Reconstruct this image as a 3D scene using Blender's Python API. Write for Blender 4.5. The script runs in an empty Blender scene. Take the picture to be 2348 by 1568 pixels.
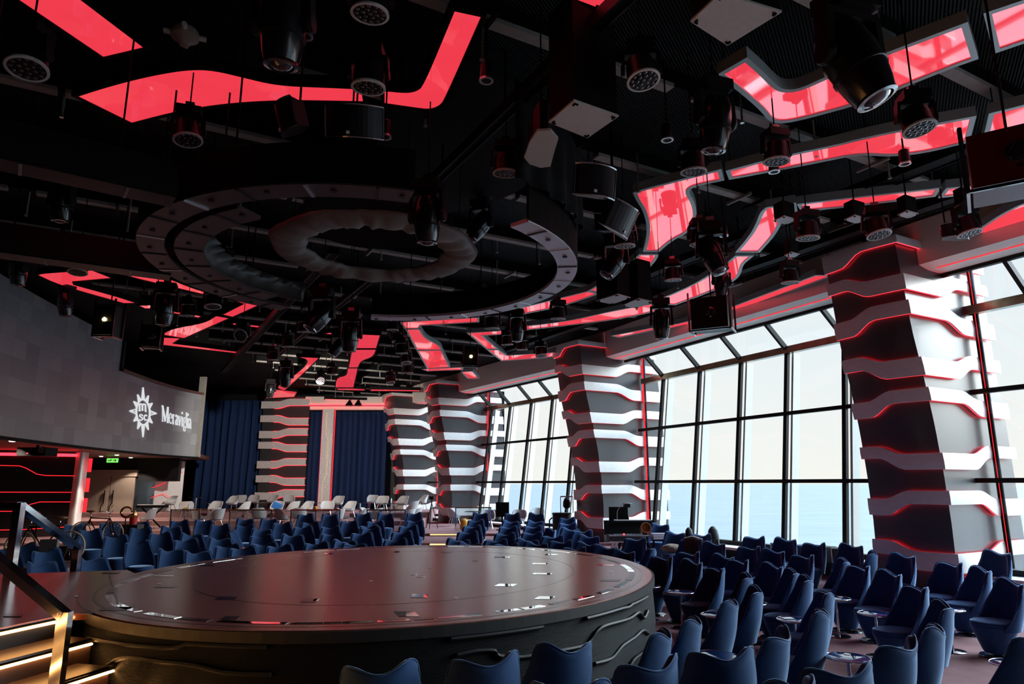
import bpy, bmesh, math, random
from mathutils import Vector, Matrix
random.seed(11)
sc = bpy.context.scene
COL = sc.collection
R = math.radians
V = Vector

# ---------------------------------------------------------------- camera calibration (measured from the photograph)
F, CX, CY, HZ, CAMH = 1565.0, 1174.0, 784.0, 1108.0, 2.3
PITCH = math.atan((HZ - CY) / F)
CP, SP = math.cos(PITCH), math.sin(PITCH)
CAM = V((0, 0, CAMH))

def ray(x, y):
    a = (x - CX) / F; b = -(y - CY) / F
    return V((a, CP - b * SP, SP + b * CP))
def at(x, y, z):                       # point of the place at a known height
    r = ray(x, y); return CAM + r * ((z - CAMH) / r.z)
def atY(x, y, Y):                      # point at a known distance into the room
    r = ray(x, y); return CAM + r * (Y / r.y)
def atD(x, y, D):
    return CAM + ray(x, y) * D

W2 = V((-0.4899, 0.8718, 0)); N2 = V((0.8718, 0.4899, 0))      # the room's own axes: along the windows, towards the windows
SC = V((-1.64, 10.31, 0))                                       # stage centre
RC = V((-2.2, 10.15, 0))                                        # overhead ring centre

# ---------------------------------------------------------------- materials
MATS = {}
def mat(name, col=(.5, .5, .5), rough=.5, metal=0., spec=.5, emit=None, es=1., sheen=0., sheencol=(1, 1, 1), coat=0.,
        noise=0., nscale=8., bump=0., bscale=40., stretch=(1, 1, 1)):
    if name in MATS: return MATS[name]
    m = bpy.data.materials.new(name); m.use_nodes = True
    nt = m.node_tree; b = nt.nodes['Principled BSDF']
    b.inputs['Base Color'].default_value = (*col, 1); b.inputs['Roughness'].default_value = rough
    b.inputs['Metallic'].default_value = metal; b.inputs['Specular IOR Level'].default_value = spec
    b.inputs['Coat Weight'].default_value = coat
    if sheen:
        b.inputs['Sheen Weight'].default_value = sheen; b.inputs['Sheen Roughness'].default_value = .35
        b.inputs['Sheen Tint'].default_value = (*sheencol, 1)
    if emit:
        b.inputs['Emission Color'].default_value = (*emit, 1); b.inputs['Emission Strength'].default_value = es
    tc = nt.nodes.new('ShaderNodeTexCoord'); mp = nt.nodes.new('ShaderNodeMapping')
    mp.inputs['Scale'].default_value = stretch
    nt.links.new(tc.outputs['Object'], mp.inputs['Vector'])
    n = nt.nodes.new('ShaderNodeTexNoise'); n.inputs['Scale'].default_value = nscale; n.inputs['Detail'].default_value = 5
    nt.links.new(mp.outputs['Vector'], n.inputs['Vector'])
    if noise:
        mx = nt.nodes.new('ShaderNodeMix'); mx.data_type = 'RGBA'
        mx.inputs['A'].default_value = (*[c * (1 - noise) for c in col], 1)
        mx.inputs['B'].default_value = (*[min(1, c * (1 + noise)) for c in col], 1)
        nt.links.new(n.outputs['Fac'], mx.inputs['Factor']); nt.links.new(mx.outputs['Result'], b.inputs['Base Color'])
    if bump:
        n2 = nt.nodes.new('ShaderNodeTexNoise'); n2.inputs['Scale'].default_value = bscale; n2.inputs['Detail'].default_value = 3
        nt.links.new(mp.outputs['Vector'], n2.inputs['Vector'])
        bp = nt.nodes.new('ShaderNodeBump'); bp.inputs['Strength'].default_value = bump; bp.inputs['Distance'].default_value = .02
        nt.links.new(n2.outputs['Fac'], bp.inputs['Height']); nt.links.new(bp.outputs['Normal'], b.inputs['Normal'])
    MATS[name] = m
    return m

def emission_mat(name, col, s):
    m = bpy.data.materials.new(name); m.use_nodes = True
    nt = m.node_tree; nt.nodes.remove(nt.nodes['Principled BSDF'])
    e = nt.nodes.new('ShaderNodeEmission'); e.inputs['Color'].default_value = (*col, 1); e.inputs['Strength'].default_value = s
    nt.links.new(e.outputs[0], nt.nodes['Material Output'].inputs['Surface']); MATS[name] = m
    return m

def acrylic_mat():                       # glossy red back-lit acrylic sheet
    m = bpy.data.materials.new('red_acrylic'); m.use_nodes = True
    nt = m.node_tree; nt.nodes.remove(nt.nodes['Principled BSDF'])
    e = nt.nodes.new('ShaderNodeEmission'); e.inputs['Color'].default_value = (1.0, .052, .085, 1); e.inputs['Strength'].default_value = 1.0
    n = nt.nodes.new('ShaderNodeTexNoise'); n.inputs['Scale'].default_value = 1.3; n.inputs['Detail'].default_value = 4
    tc = nt.nodes.new('ShaderNodeTexCoord'); nt.links.new(tc.outputs['Object'], n.inputs['Vector'])
    mr = nt.nodes.new('ShaderNodeMapRange'); mr.inputs['To Min'].default_value = 1.02; mr.inputs['To Max'].default_value = 1.16
    nt.links.new(n.outputs['Fac'], mr.inputs['Value']); nt.links.new(mr.outputs[0], e.inputs['Strength'])
    g = nt.nodes.new('ShaderNodeBsdfGlossy'); g.inputs['Color'].default_value = (1, .93, .88, 1); g.inputs['Roughness'].default_value = .035
    lw = nt.nodes.new('ShaderNodeFresnel'); lw.inputs['IOR'].default_value = 3.9
    mx = nt.nodes.new('ShaderNodeMixShader')
    nt.links.new(lw.outputs[0], mx.inputs['Fac'])
    nt.links.new(e.outputs[0], mx.inputs[1]); nt.links.new(g.outputs[0], mx.inputs[2])
    nt.links.new(mx.outputs[0], nt.nodes['Material Output'].inputs['Surface'])
    MATS['red_acrylic'] = m; return m

def pane_mat(name, tint, refl):
    m = bpy.data.materials.new(name); m.use_nodes = True
    nt = m.node_tree; nt.nodes.remove(nt.nodes['Principled BSDF'])
    t = nt.nodes.new('ShaderNodeBsdfTransparent'); t.inputs['Color'].default_value = (*tint, 1)
    g = nt.nodes.new('ShaderNodeBsdfGlossy'); g.inputs['Roughness'].default_value = .01
    lw = nt.nodes.new('ShaderNodeLayerWeight'); lw.inputs['Blend'].default_value = .5
    pw = nt.nodes.new('ShaderNodeMath'); pw.operation = 'POWER'; pw.inputs[1].default_value = 5
    fr = nt.nodes.new('ShaderNodeMath'); fr.operation = 'MULTIPLY_ADD'; fr.inputs[1].default_value = .7; fr.inputs[2].default_value = refl
    mx = nt.nodes.new('ShaderNodeMixShader')
    nt.links.new(lw.outputs['Facing'], pw.inputs[0]); nt.links.new(pw.outputs[0], fr.inputs[0])
    nt.links.new(fr.outputs[0], mx.inputs['Fac']); nt.links.new(t.outputs[0], mx.inputs[1]); nt.links.new(g.outputs[0], mx.inputs[2])
    nt.links.new(mx.outputs[0], nt.nodes['Material Output'].inputs['Surface']); MATS[name] = m
    return m

def wave_mat(name, col, rough, axis, scale, strength, metal=0., ang=0., spec=.5):
    m = mat(name, col, rough, metal, spec, noise=.15, nscale=3)
    nt = m.node_tree; b = nt.nodes['Principled BSDF']
    tc = nt.nodes.new('ShaderNodeTexCoord'); mp = nt.nodes.new('ShaderNodeMapping'); mp.inputs['Rotation'].default_value = (0, 0, ang)
    wv = nt.nodes.new('ShaderNodeTexWave'); wv.bands_direction = axis; wv.inputs['Scale'].default_value = scale
    bp = nt.nodes.new('ShaderNodeBump'); bp.inputs['Strength'].default_value = strength; bp.inputs['Distance'].default_value = .03
    nt.links.new(tc.outputs['Object'], mp.inputs['Vector']); nt.links.new(mp.outputs[0], wv.inputs['Vector'])
    nt.links.new(wv.outputs['Fac'], bp.inputs['Height']); nt.links.new(bp.outputs['Normal'], b.inputs['Normal'])
    return m

M_velvet = mat('navy_velvet', (.018, .054, .145), .75, spec=.15, sheen=1.0, sheencol=(.5, .72, 1), noise=.35, nscale=5)
M_velvet2 = mat('navy_piping', (.02, .06, .16), .6, spec=.2, sheen=1., sheencol=(.4, .65, 1), noise=.1)
M_chrome = mat('chrome', (.82, .83, .85), .09, 1.)
M_darkchrome = mat('dark_chrome', (.25, .25, .26), .14, 1.)
M_tabletop = mat('blue_glass_top', (.01, .03, .12), .07, spec=.9, coat=.6)
M_black = mat('black_paint', (.004, .004, .004), .6, spec=.08)
M_blackgloss = mat('black_gloss', (.008, .008, .009), .2, spec=.5, coat=.2)
M_dark = mat('dark_body', (.007, .007, .0075), .38, spec=.28, noise=.2)
M_greyplate = mat('grey_plate', (.62, .65, .61), .55, noise=.12, nscale=14)
M_frame = mat('grey_green_frame', (.42, .47, .45), .4, .3)
M_beam = mat('primer_grey_steel', (.33, .31, .27), .6, noise=.25, nscale=6)
M_red = acrylic_mat()
M_led = emission_mat('red_led', (1, .02, .035), 4.6)
M_ledsoft = emission_mat('red_led_line', (1, .02, .03), 1.3)
M_amber = emission_mat('amber_led', (1, .45, .13), 23)
M_amber2 = emission_mat('aisle_led', (1, .6, .25), 1.6)
M_yellow = emission_mat('yellow_lamp', (1, .72, .2), 22)
M_pinklit = emission_mat('lit_lens', (1, .8, .78), 1.6)
M_green = emission_mat('exit_green', (.15, .8, .1), 1.3)
M_white = mat('white_paint', (.8, .8, .78), .5)
M_logo = emission_mat('screen_white', (.95, .97, 1), .62)
M_core = mat('column_grey', (.03, .033, .036), .34, spec=.75, coat=.1, noise=.2, nscale=2)
M_band = mat('silver_leaf_band', (.78, .77, .74), .42, .25, noise=.14, nscale=7, stretch=(1, 1, 3), bump=.12, bscale=25)
M_bandtex = mat('dimpled_silver_band', (.8, .78, .75), .38, .3, noise=.25, nscale=18, bump=.8, bscale=16)
M_carpet = mat('mauve_carpet', (.25, .14, .138), .95, spec=.05, noise=.35, nscale=2.2, bump=.3, bscale=160)
M_floorwood = mat('stage_floor', (.25, .085, .064), .22, spec=1.0, noise=.35, nscale=1.6, stretch=(1, 6, 1), bump=.02, bscale=30)
M_tread = mat('stair_tread', (.05, .03, .024), .35, noise=.3, nscale=6)
M_mesh = wave_mat('ribbed_skirt', (.012, .014, .016), .55, 'Z', 28, .5, spec=.15)
M_rib = mat('skirt_rib', (.022, .025, .028), .5, 0., spec=.25)
M_deck = wave_mat('corrugated_deck', (.0045, .0042, .0036), .55, 'X', 7.5, .7, ang=.512, spec=.08)
M_soffit = mat('warm_soffit', (.86, .83, .74), .6)
M_wall = mat('black_wall', (.008, .008, .009), .5, spec=.3)
M_accent = emission_mat('accent_amber', (1, .62, .3), .55)
M_screen = mat('led_wall_panels', (.30, .305, .31), .42, spec=.5, noise=.25, nscale=.8, stretch=(1, 1, .3))
M_curtain = mat('navy_curtain', (.02, .045, .13), .8, spec=.1, sheen=.15, sheencol=(.25, .45, .9))
M_cloth = mat('black_cloth', (.22, .23, .20), .5, spec=.4, noise=.2, bump=.5, bscale=3)
M_drape = mat('black_drape', (.006, .006, .006), .8, spec=.15, bump=.4, bscale=3)
M_creased = mat('creased_dark_sheet', (.045, .05, .045), .4, spec=.4, bump=.5, bscale=3)
M_trackshade = mat('shaded_track', (.075, .05, .048), .4, .3, noise=.15)  # shaded copy of the track metal, dim left side put into its colour
M_tracklit = mat('lit_track', (.72, .74, .8), .42, .5, noise=.1)  # lit copy of the same metal, window reflection put into its colour
M_pale = mat('pale_post', (.74, .71, .62), .6)
M_mullion = mat('window_bronze', (.012, .011, .009), .5, spec=.12)
M_gold = mat('beam_bronze', (.36, .31, .19), .25, .8, noise=.7, nscale=5)
M_pane = pane_mat('window_glass', (.965, .98, .975), .03)
M_rail_glass = pane_mat('rail_glass', (.85, .87, .87), .05)
M_brass = mat('brass', (.8, .5, .2), .2, 1.)
M_bronze_door = mat('brushed_door', (.42, .33, .27), .3, .45, noise=.15, nscale=3, stretch=(12, 12, 1))
M_greychair = mat('grey_upholstery', (.42, .41, .41), .55, spec=.3, noise=.08)
M_greyin = mat('dark_grey_upholstery', (.15, .145, .15), .6, noise=.1)
M_wood = mat('table_wood', (.13, .06, .035), .25, coat=.4, noise=.2)
M_fur = mat('brown_fur', (.06, .026, .015), .9, sheen=.5, noise=.5, nscale=30, bump=.8, bscale=60)
M_furpale = mat('pale_fur', (.25, .19, .13), .9, sheen=.5, noise=.7, nscale=14, bump=.8, bscale=60)
M_pack = mat('black_nylon', (.009, .01, .011), .6, noise=.2, bump=.3)
M_case = mat('flightcase_black', (.02, .02, .02), .5, noise=.2)
M_alu = mat('aluminium_edge', (.7, .7, .7), .3, .9)
M_lens = mat('dark_lens', (.02, .02, .025), .05, spec=1., coat=1.)
M_rubber = mat('cream_tyre', (.55, .45, .28), .6)
M_leather = mat('tan_leather', (.3, .13, .06), .5)
M_mirror = mat('mirror_inlay', (.85, .86, .88), .03, 1.)
M_tape = mat('white_tape', (.75, .75, .73), .35)
M_darktape = mat('dark_tape', (.015, .016, .02), .25)
M_yel = mat('yellow_cloth', (.6, .3, .03), .8)
M_bluec = mat('blue_cover', (.03, .14, .4), .4)
M_redc = mat('red_plastic', (.6, .03, .03), .4)
M_pet = mat('clear_bottle', (.6, .68, .75), .1, coat=.5)

# the video screen is a wall of square modules with slightly different greys
_nt = M_screen.node_tree; _b = _nt.nodes['Principled BSDF']
_tc = _nt.nodes.new('ShaderNodeTexCoord'); _sp = _nt.nodes.new('ShaderNodeSeparateXYZ'); _cb = _nt.nodes.new('ShaderNodeCombineXYZ')
_nt.links.new(_tc.outputs['Object'], _sp.inputs[0]); _nt.links.new(_sp.outputs['Y'], _cb.inputs['X']); _nt.links.new(_sp.outputs['Z'], _cb.inputs['Y'])
_br = _nt.nodes.new('ShaderNodeTexBrick'); _br.offset = 0; _br.inputs['Scale'].default_value = 1.0; _br.inputs['Mortar Size'].default_value = .004
_br.inputs['Brick Width'].default_value = .75; _br.inputs['Row Height'].default_value = .55
_br.inputs['Color1'].default_value = (.25, .255, .26, 1); _br.inputs['Color2'].default_value = (.37, .375, .38, 1); _br.inputs['Mortar'].default_value = (.2, .2, .2, 1)
_nt.links.new(_cb.outputs[0], _br.inputs['Vector']); _nt.links.new(_br.outputs['Color'], _b.inputs['Base Color'])
# ---------------------------------------------------------------- mesh helpers
class MB:
    def __init__(s): s.v = []; s.f = []
    def add(s, vs, fs):
        b = len(s.v); s.v += [V(p) for p in vs]; s.f += [tuple(b + i for i in f) for f in fs]; return s
    def obox(s, c, x, y, z):            # box from centre and three half-axis vectors
        c, x, y, z = V(c), V(x), V(y), V(z)
        p = [c + x * i + y * j + z * k for k in (-1, 1) for i, j in ((-1, -1), (1, -1), (1, 1), (-1, 1))]
        return s.add(p, [(3, 2, 1, 0), (4, 5, 6, 7), (0, 1, 5, 4), (1, 2, 6, 5), (2, 3, 7, 6), (3, 0, 4, 7)])
    def box(s, c, d, rz=0):
        cs, sn = math.cos(rz), math.sin(rz)
        return s.obox(c, V((cs, sn, 0)) * d[0] / 2, V((-sn, cs, 0)) * d[1] / 2, V((0, 0, d[2] / 2)))
    def bar(s, p, q, w, h=None, up=(0, 0, 1)):
        p, q = V(p), V(q); h = h or w; d = (q - p); L = d.length; d.normalize(); up = V(up)
        if abs(d.dot(up)) > .98: up = V((1, 0, 0))
        x = d.cross(up).normalized(); u = x.cross(d)
        return s.obox((p + q) / 2, x * w / 2, d * L / 2, u * h / 2)
    def tube(s, pts, r, n=8, closed=False, cap=True):
        pts = [V(p) for p in pts]; m = len(pts); rings = []
        prev = None
        for i, p in enumerate(pts):
            a = pts[(i - 1) % m] if closed or i > 0 else p; b = pts[(i + 1) % m] if closed or i < m - 1 else p
            t = (b - a).normalized()
            if prev is None:
                prev = t.cross(V((0, 0, 1)))
                if prev.length < .05: prev = t.cross(V((1, 0, 0)))
            x = (prev - t * prev.dot(t)).normalized(); y = t.cross(x); prev = x
            rr = r[i] if isinstance(r, (list, tuple)) else r
            rings.append([p + x * rr * math.cos(2 * math.pi * k / n) + y * rr * math.sin(2 * math.pi * k / n) for k in range(n)])
        fs = []
        for i in range(m if closed else m - 1):
            j = (i + 1) % m
            for k in range(n): fs.append((i * n + k, i * n + (k + 1) % n, j * n + (k + 1) % n, j * n + k))
        if not closed and cap: fs += [tuple(range(n - 1, -1, -1)), tuple((m - 1) * n + k for k in range(n))]
        return s.add([p for rg in rings for p in rg], fs)
    def lathe(s, prof, n=24, c=(0, 0, 0), M=None, sx=1., sy=1.):
        c = V(c); vs = []; fs = []
        for r, z in prof:
            for k in range(n):
                a = 2 * math.pi * k / n; p = V((r * sx * math.cos(a), r * sy * math.sin(a), z))
                if M: p = M @ p
                vs.append(c + p)
        for i in range(len(prof) - 1):
            for k in range(n): fs.append((i * n + k, i * n + (k + 1) % n, (i + 1) * n + (k + 1) % n, (i + 1) * n + k))
        fs += [tuple(range(n - 1, -1, -1)), tuple((len(prof) - 1) * n + k for k in range(n))]
        return s.add(vs, fs)
    def prism(s, poly, z0, z1):
        n = len(poly); vs = [V((p[0], p[1], z0)) for p in poly] + [V((p[0], p[1], z1)) for p in poly]
        fs = [tuple(range(n - 1, -1, -1)), tuple(range(n, 2 * n))] + [(i, (i + 1) % n, n + (i + 1) % n, n + i) for i in range(n)]
        return s.add(vs, fs)
    def ringprism(s, outer, inner, z0, z1):
        n = len(outer); vs = [V((p[0], p[1], z)) for z in (z0, z1) for pl in (outer, inner) for p in pl]; fs = []
        for i in range(n):
            j = (i + 1) % n
            fs += [(i, n + i, n + j, j), (2 * n + i, 2 * n + j, 3 * n + j, 3 * n + i), (i, j, 2 * n + j, 2 * n + i), (n + j, n + i, 3 * n + i, 3 * n + j)]
        return s.add(vs, fs)
    def grid(s, rows, closeu=False, closev=False):
        m = len(rows); n = len(rows[0]); fs = []
        for i in range(m if closev else m - 1):
            for k in range(n if closeu else n - 1):
                fs.append((i * n + k, i * n + (k + 1) % n, ((i + 1) % m) * n + (k + 1) % n, ((i + 1) % m) * n + k))
        return s.add([p for r_ in rows for p in r_], fs)
    def slab(s, front, back):           # closed shell between two equal grids
        m = len(front); n = len(front[0])
        vs = [p for r_ in front for p in r_] + [p for r_ in back for p in r_]; o = m * n; fs = []
        for i in range(m - 1):
            for k in range(n - 1):
                a, b, c, d = i * n + k, i * n + k + 1, (i + 1) * n + k + 1, (i + 1) * n + k
                fs += [(a, b, c, d), (o + d, o + c, o + b, o + a)]
        for k in range(n - 1):
            fs += [(k + 1, k, o + k, o + k + 1), ((m - 1) * n + k, (m - 1) * n + k + 1, o + (m - 1) * n + k + 1, o + (m - 1) * n + k)]
        for i in range(m - 1):
            fs += [(i * n, (i + 1) * n, o + (i + 1) * n, o + i * n), ((i + 1) * n + n - 1, i * n + n - 1, o + i * n + n - 1, o + (i + 1) * n + n - 1)]
        return s.add(vs, fs)
    def xf(s, M):
        s.v = [M @ p for p in s.v]; return s
    def join(s, o): return s.add(o.v, o.f)
    def build(s, name, m, parent=None, smooth=False, base=None, ang=None):
        if parent is not None:
            root = parent
            while root.parent: root = root.parent
            org = root.location.copy()
        else:
            if base is None:
                xs = [p.x for p in s.v]; ys = [p.y for p in s.v]; zs = [p.z for p in s.v]
                org = V(((min(xs) + max(xs)) / 2, (min(ys) + max(ys)) / 2, min(zs)))
            else: org = V(base)
        me = bpy.data.meshes.new(name); me.from_pydata([p - org for p in s.v], [], s.f)
        bm = bmesh.new(); bm.from_mesh(me); bmesh.ops.recalc_face_normals(bm, faces=bm.faces); bm.to_mesh(me); bm.free()
        me.materials.append(m)
        if smooth:
            if ang is None: me.shade_smooth()
            else:
                me.shade_smooth(); me.set_sharp_from_angle(angle=R(ang))
        o = bpy.data.objects.new(name, me); COL.objects.link(o)
        if parent is not None: o.parent = parent
        else: o.location = org
        return o

def tag(o, label=None, cat=None, group=None, kind=None):
    if label: o['label'] = label
    if cat: o['category'] = cat
    if group: o['group'] = group
    if kind: o['kind'] = kind
    return o
def empty(name, loc, label=None, cat=None, group=None, rz=0):
    o = bpy.data.objects.new(name, None); COL.objects.link(o); o.location = V(loc); o.rotation_euler = (0, 0, rz)
    o.empty_display_size = .1
    return tag(o, label, cat, group)
def struct(o): o['kind'] = 'structure'; return o
KIDS = {}
def kids(o):
    return [c for c in bpy.data.objects if c.parent is o]
def tree_of(o):
    return (o, [tree_of(c) for c in kids(o)])
def copy_tree(t, parent=None):
    o, ch = t
    c = o.copy(); COL.objects.link(c); c.parent = parent
    for k in ch: copy_tree(k, c)
    return c
def place_copy(t, first, loc, rz, label, cat, group):
    o = t[0] if first else copy_tree(t)
    o.location = V(loc); o.rotation_euler = (0, 0, rz); tag(o, label, cat, group)
    return o
ORD = ['zeroth', 'first', 'second', 'third', 'fourth', 'fifth', 'sixth', 'seventh', 'eighth', 'ninth', 'tenth', 'eleventh', 'twelfth', 'thirteenth', 'fourteenth',
       'fifteenth', 'sixteenth', 'seventeenth', 'eighteenth', 'nineteenth', 'twentieth', 'twenty-first', 'twenty-second', 'twenty-third', 'twenty-fourth']
def sstep(a, b, x):
    t = max(0, min(1, (x - a) / (b - a))); return t * t * (3 - 2 * t)
def lerp(a, b, t): return a + (b - a) * t
def interp(tab, x):
    if x <= tab[0][0]: return tab[0][1]
    for (a, fa), (b, fb) in zip(tab, tab[1:]):
        if x <= b: return fa + (fb - fa) * (x - a) / (b - a)
    return tab[-1][1]
def area2(p): return sum(a[0] * b[1] - b[0] * a[1] for a, b in zip(p, p[1:] + p[:1])) / 2
def offset_poly(p, d):
    n = len(p); out = []
    for i in range(n):
        a, b, c = V(p[i - 1]).to_2d(), V(p[i]).to_2d(), V(p[(i + 1) % n]).to_2d()
        e1 = (b - a); e2 = (c - b)
        if e1.length < 1e-6 or e2.length < 1e-6: out.append(tuple(b)); continue
        e1.normalize(); e2.normalize()
        n1 = V((e1.y, -e1.x)); n2 = V((e2.y, -e2.x)); m = n1 + n2
        if m.length < .2: m = n1.copy()
        m.normalize(); k = d / max(.5, m.dot(n1))
        out.append((b.x + m.x * k, b.y + m.y * k))
    return out
def soften(p, it=2, lim=48):
    for _ in range(it):
        out = []; n = len(p)
        for i in range(n):
            a, b, c = V(p[i - 1][:2]), V(p[i][:2]), V(p[(i + 1) % n][:2])
            e1, e2 = b - a, c - b
            if e1.length < 1e-6 or e2.length < 1e-6: continue
            if math.degrees(e1.angle(e2)) < lim:
                out += [tuple(b.lerp(a, .25)), tuple(b.lerp(c, .25))]
            else: out.append(tuple(b))
        p = out
    return p
def catmull(pts, k=6):
    pts = [V(p) for p in pts]; out = []
    for i in range(len(pts) - 1):
        p0 = pts[i - 1] if i else pts[i] * 2 - pts[i + 1]; p1, p2 = pts[i], pts[i + 1]
        p3 = pts[i + 2] if i + 2 < len(pts) else pts[i + 1] * 2 - pts[i]
        for j in range(k):
            t = j / k
            out.append(.5 * ((2 * p1) + (p2 - p0) * t + (2 * p0 - 5 * p1 + 4 * p2 - p3) * t * t + (3 * p1 - p0 - 3 * p2 + p3) * t ** 3))
    out.append(pts[-1]); return out
# ---------------------------------------------------------------- setting: floor, ceiling, walls, windows, sea, light
def floor_z(Y):
    if Y < 16: return 0.
    if Y < 25.2: return .0135 * (Y - 16)
    if Y < 28.5: return .22
    return .32
colA, colB, colC, colD = V((8.26, 14., 0)), V((2.5, 25., 0)), V((-3.86, 35., 0)), V((-7.0, 40., 0))
colZ = colA - (colB - colA) * 1.0
colY = colZ - (colB - colA) * 1.0
def edge_x(y, off=1.95):                 # the window line bounds the floor
    pts = [(p.y, p.x + off / .87) for p in (colY, colZ, colA, colB, colC, colD)]
    if y <= pts[0][0]: return pts[0][1]
    if y > pts[-1][0]: return pts[-1][1]
    return interp(pts, y)
mb = MB()
prof = [(-13, 0), (colY.y, 0), (colZ.y, 0), (colA.y, 0), (16, 0), (25, .1215), (25.2, .124), (25.2, .22), (28.5, .22), (28.5, .32), (35, .32), (42, .32), (48, .32)]
mb.grid([[V((-26 if k == 0 else edge_x(y), y, z)) for y, z in prof] for k in (0, 1)])
mb.grid([[V((-26 if k == 0 else edge_x(y), y, -.3)) for y, z in prof] for k in (0, 1)])
struct(mb.build('floor', M_carpet, base=(0, 0, 0)))
struct(MB().grid([[V((-26 if k == 0 else edge_x(y, 1.95), y, 8.0)) for y, z in prof] for k in (0, 1)]).build('ceiling', M_deck, base=(0, 0, 8)))
struct(MB().box((-2, -12.8, 4), (48, .2, 8.4)).build('wall_back', M_wall))
struct(MB().box((-25.6, 17, 4), (.2, 60, 8.4)).build('wall_left', M_wall))
struct(MB().box((-13, 44.6, 4), (25, .2, 8.4)).build('wall_front', M_wall))

SILL, KNEE, TOPZ = .55, 6.17, 6.92
def goff(z):
    if z <= KNEE: return 1.45 + .75 * (z - SILL) / (KNEE - SILL)
    return 2.2 - .8 * (z - KNEE) / (TOPZ - KNEE)
portals = []
def bay(idx, P0, P1, ss, posts=True, o0=.3, o1=.3):
    P0, P1 = P0 + N2 * o0, P1 + N2 * o1
    d = (P1 - P0); L = d.length; d.normalize(); n = V((d.y, -d.x, 0))
    def g(s, z, extra=0.): return P0 + d * s + n * (goff(z) + extra) + V((0, 0, z))
    root = empty('window_%d' % idx, g(L / 2, SILL)); struct(root)
    ss = [0.] + [s for s in ss if .3 < s < L - .3] + [L]
    zs = [SILL, 2.36, 4.28, KNEE]
    for i, s in enumerate(ss):
        edge = i in (0, len(ss) - 1)
        w = .13 if edge else .12
        b = MB().bar(g(s, SILL), g(s, KNEE), w, .1, up=n).bar(g(s, KNEE), g(s, TOPZ), .09, .14, up=n)
        if not edge: b.build('mullion', M_mullion, root)
        if not edge and posts:
            MB().bar(g(s, SILL - .3, .32) + d * -.04, g(s, KNEE - .1, .32) + d * -.04, .07, .27, up=n).build('outer_post', M_pale, root)
    for z in zs[1:3]: MB().bar(g(0, z), g(L, z), .13, .1).build('transom', M_mullion, root)
    MB().bar(g(0, SILL), g(L, SILL), .22, .12).build('bottom_rail', M_mullion, root)
    MB().bar(g(0, KNEE), g(L, KNEE), .2, .2).build('knee_beam', M_gold, root)
    MB().bar(g(0, TOPZ), g(L, TOPZ), .12, .12).build('top_rail', M_mullion, root)
    for a, b_ in zip(ss, ss[1:]):
        for z0, z1 in zip(zs + [], zs[1:] + [TOPZ]):
            q = [g(a, z0, .03), g(b_, z0, .03), g(b_, z1, .03), g(a, z1, .03)]
            MB().add(q, [(0, 1, 2, 3)]).build('pane', M_pane, root)
    # fixed walls around the glass
    w = MB().slab([[g(s, SILL, .05), V((*g(s, SILL, .05).xy, -.3))] for s in (0, L)], [[g(s, SILL, -.1), V((*g(s, SILL, -.1).xy, -.3))] for s in (0, L)])
    struct(w.build('wall_right_%d' % idx, M_wall))
    struct(MB().obox(P0 + d * L / 2 + n * 1.1 + V((0, 0, .46)), d * L / 2, n * .38, V((0, 0, .035))).build('trim_%d' % idx, M_white))
    fas = [[P0 + d * s + n * 1.4 + V((0, 0, TOPZ + .02)), P0 + d * s + n * .85 + V((0, 0, 6.95)), P0 + d * s + n * .52 + V((0, 0, 7.02)), P0 + d * s + n * .5 + V((0, 0, 7.45)), P0 + d * s + n * .5 + V((0, 0, 8.0))] for s in (0, L)]
    bk = [[p + n * .05 + V((0, 0, .06)) for p in r_] for r_ in fas]
    struct(MB().slab(fas, bk).build('ceiling_soffit_%d' % idx, M_soffit))
    struct(MB().slab([[P0 + d * s + n * 1.42 + V((0, 0, TOPZ + .07)), P0 + d * s + n * 1.42 + V((0, 0, 8.1))] for s in (0, L)], [[P0 + d * s + n * 1.5 + V((0, 0, TOPZ + .07)), P0 + d * s + n * 1.5 + V((0, 0, 8.1))] for s in (0, L)]).build('wall_right_top_%d' % idx, M_wall))
    l = MB().tube([P0 + d * .2 + n * .84 + V((0, 0, 6.94)), P0 + d * (L - .2) + n * .84 + V((0, 0, 6.94))], .010, 6).build('led_strip', M_ledsoft, root)
    # portal for the daylight of this bay
    la = bpy.data.lights.new('daylight_portal', 'AREA'); la.shape = 'RECTANGLE'; la.size = L; la.size_y = 6.6; la.cycles.is_portal = True
    lo = bpy.data.objects.new('daylight_portal', la); COL.objects.link(lo)
    lo.location = P0 + d * L / 2 + n * 2.9 + V((0, 0, 3.7))
    lo.rotation_euler = (-n).to_track_quat('-Z', 'Z').to_euler()
s_list = [1.41, 3.37, 5.34, 7.21, 9.16, 11.16]
LAB = (colB - colA).length
bay(1, colA, colB, s_list, True, .3, .7)
bay(2, colB, colC, [2.1, 3.95, 5.75, 7.5, 9.4, 11.2], True, .7, .7)
bay(3, colC, colD, [1.9, 3.8, 5.7], True, .7, .7)
bay(4, colZ, colA, s_list)
bay(5, colY, colZ, s_list, False)

# closing pieces between the last column and the far wall
struct(MB().box((-8.2, 45.2, 4), (5.4, .2, 8.4), R(0)).build('wall_far_right', M_wall))

# sea
sea = MB().add([V((-9000, -3000, -24)), V((15000, -3000, -24)), V((15000, 25000, -24)), V((-9000, 25000, -24))], [(0, 1, 2, 3)])
m_sea = mat('sea_water', (.215, .24, .248), .5, spec=.2, noise=.25, nscale=.012, stretch=(1, 3, 1), bump=.6, bscale=.05)
so = sea.build('sea', m_sea); so['kind'] = 'stuff'; tag(so, 'calm pale blue sea outside the tall windows', 'sea')

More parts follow.
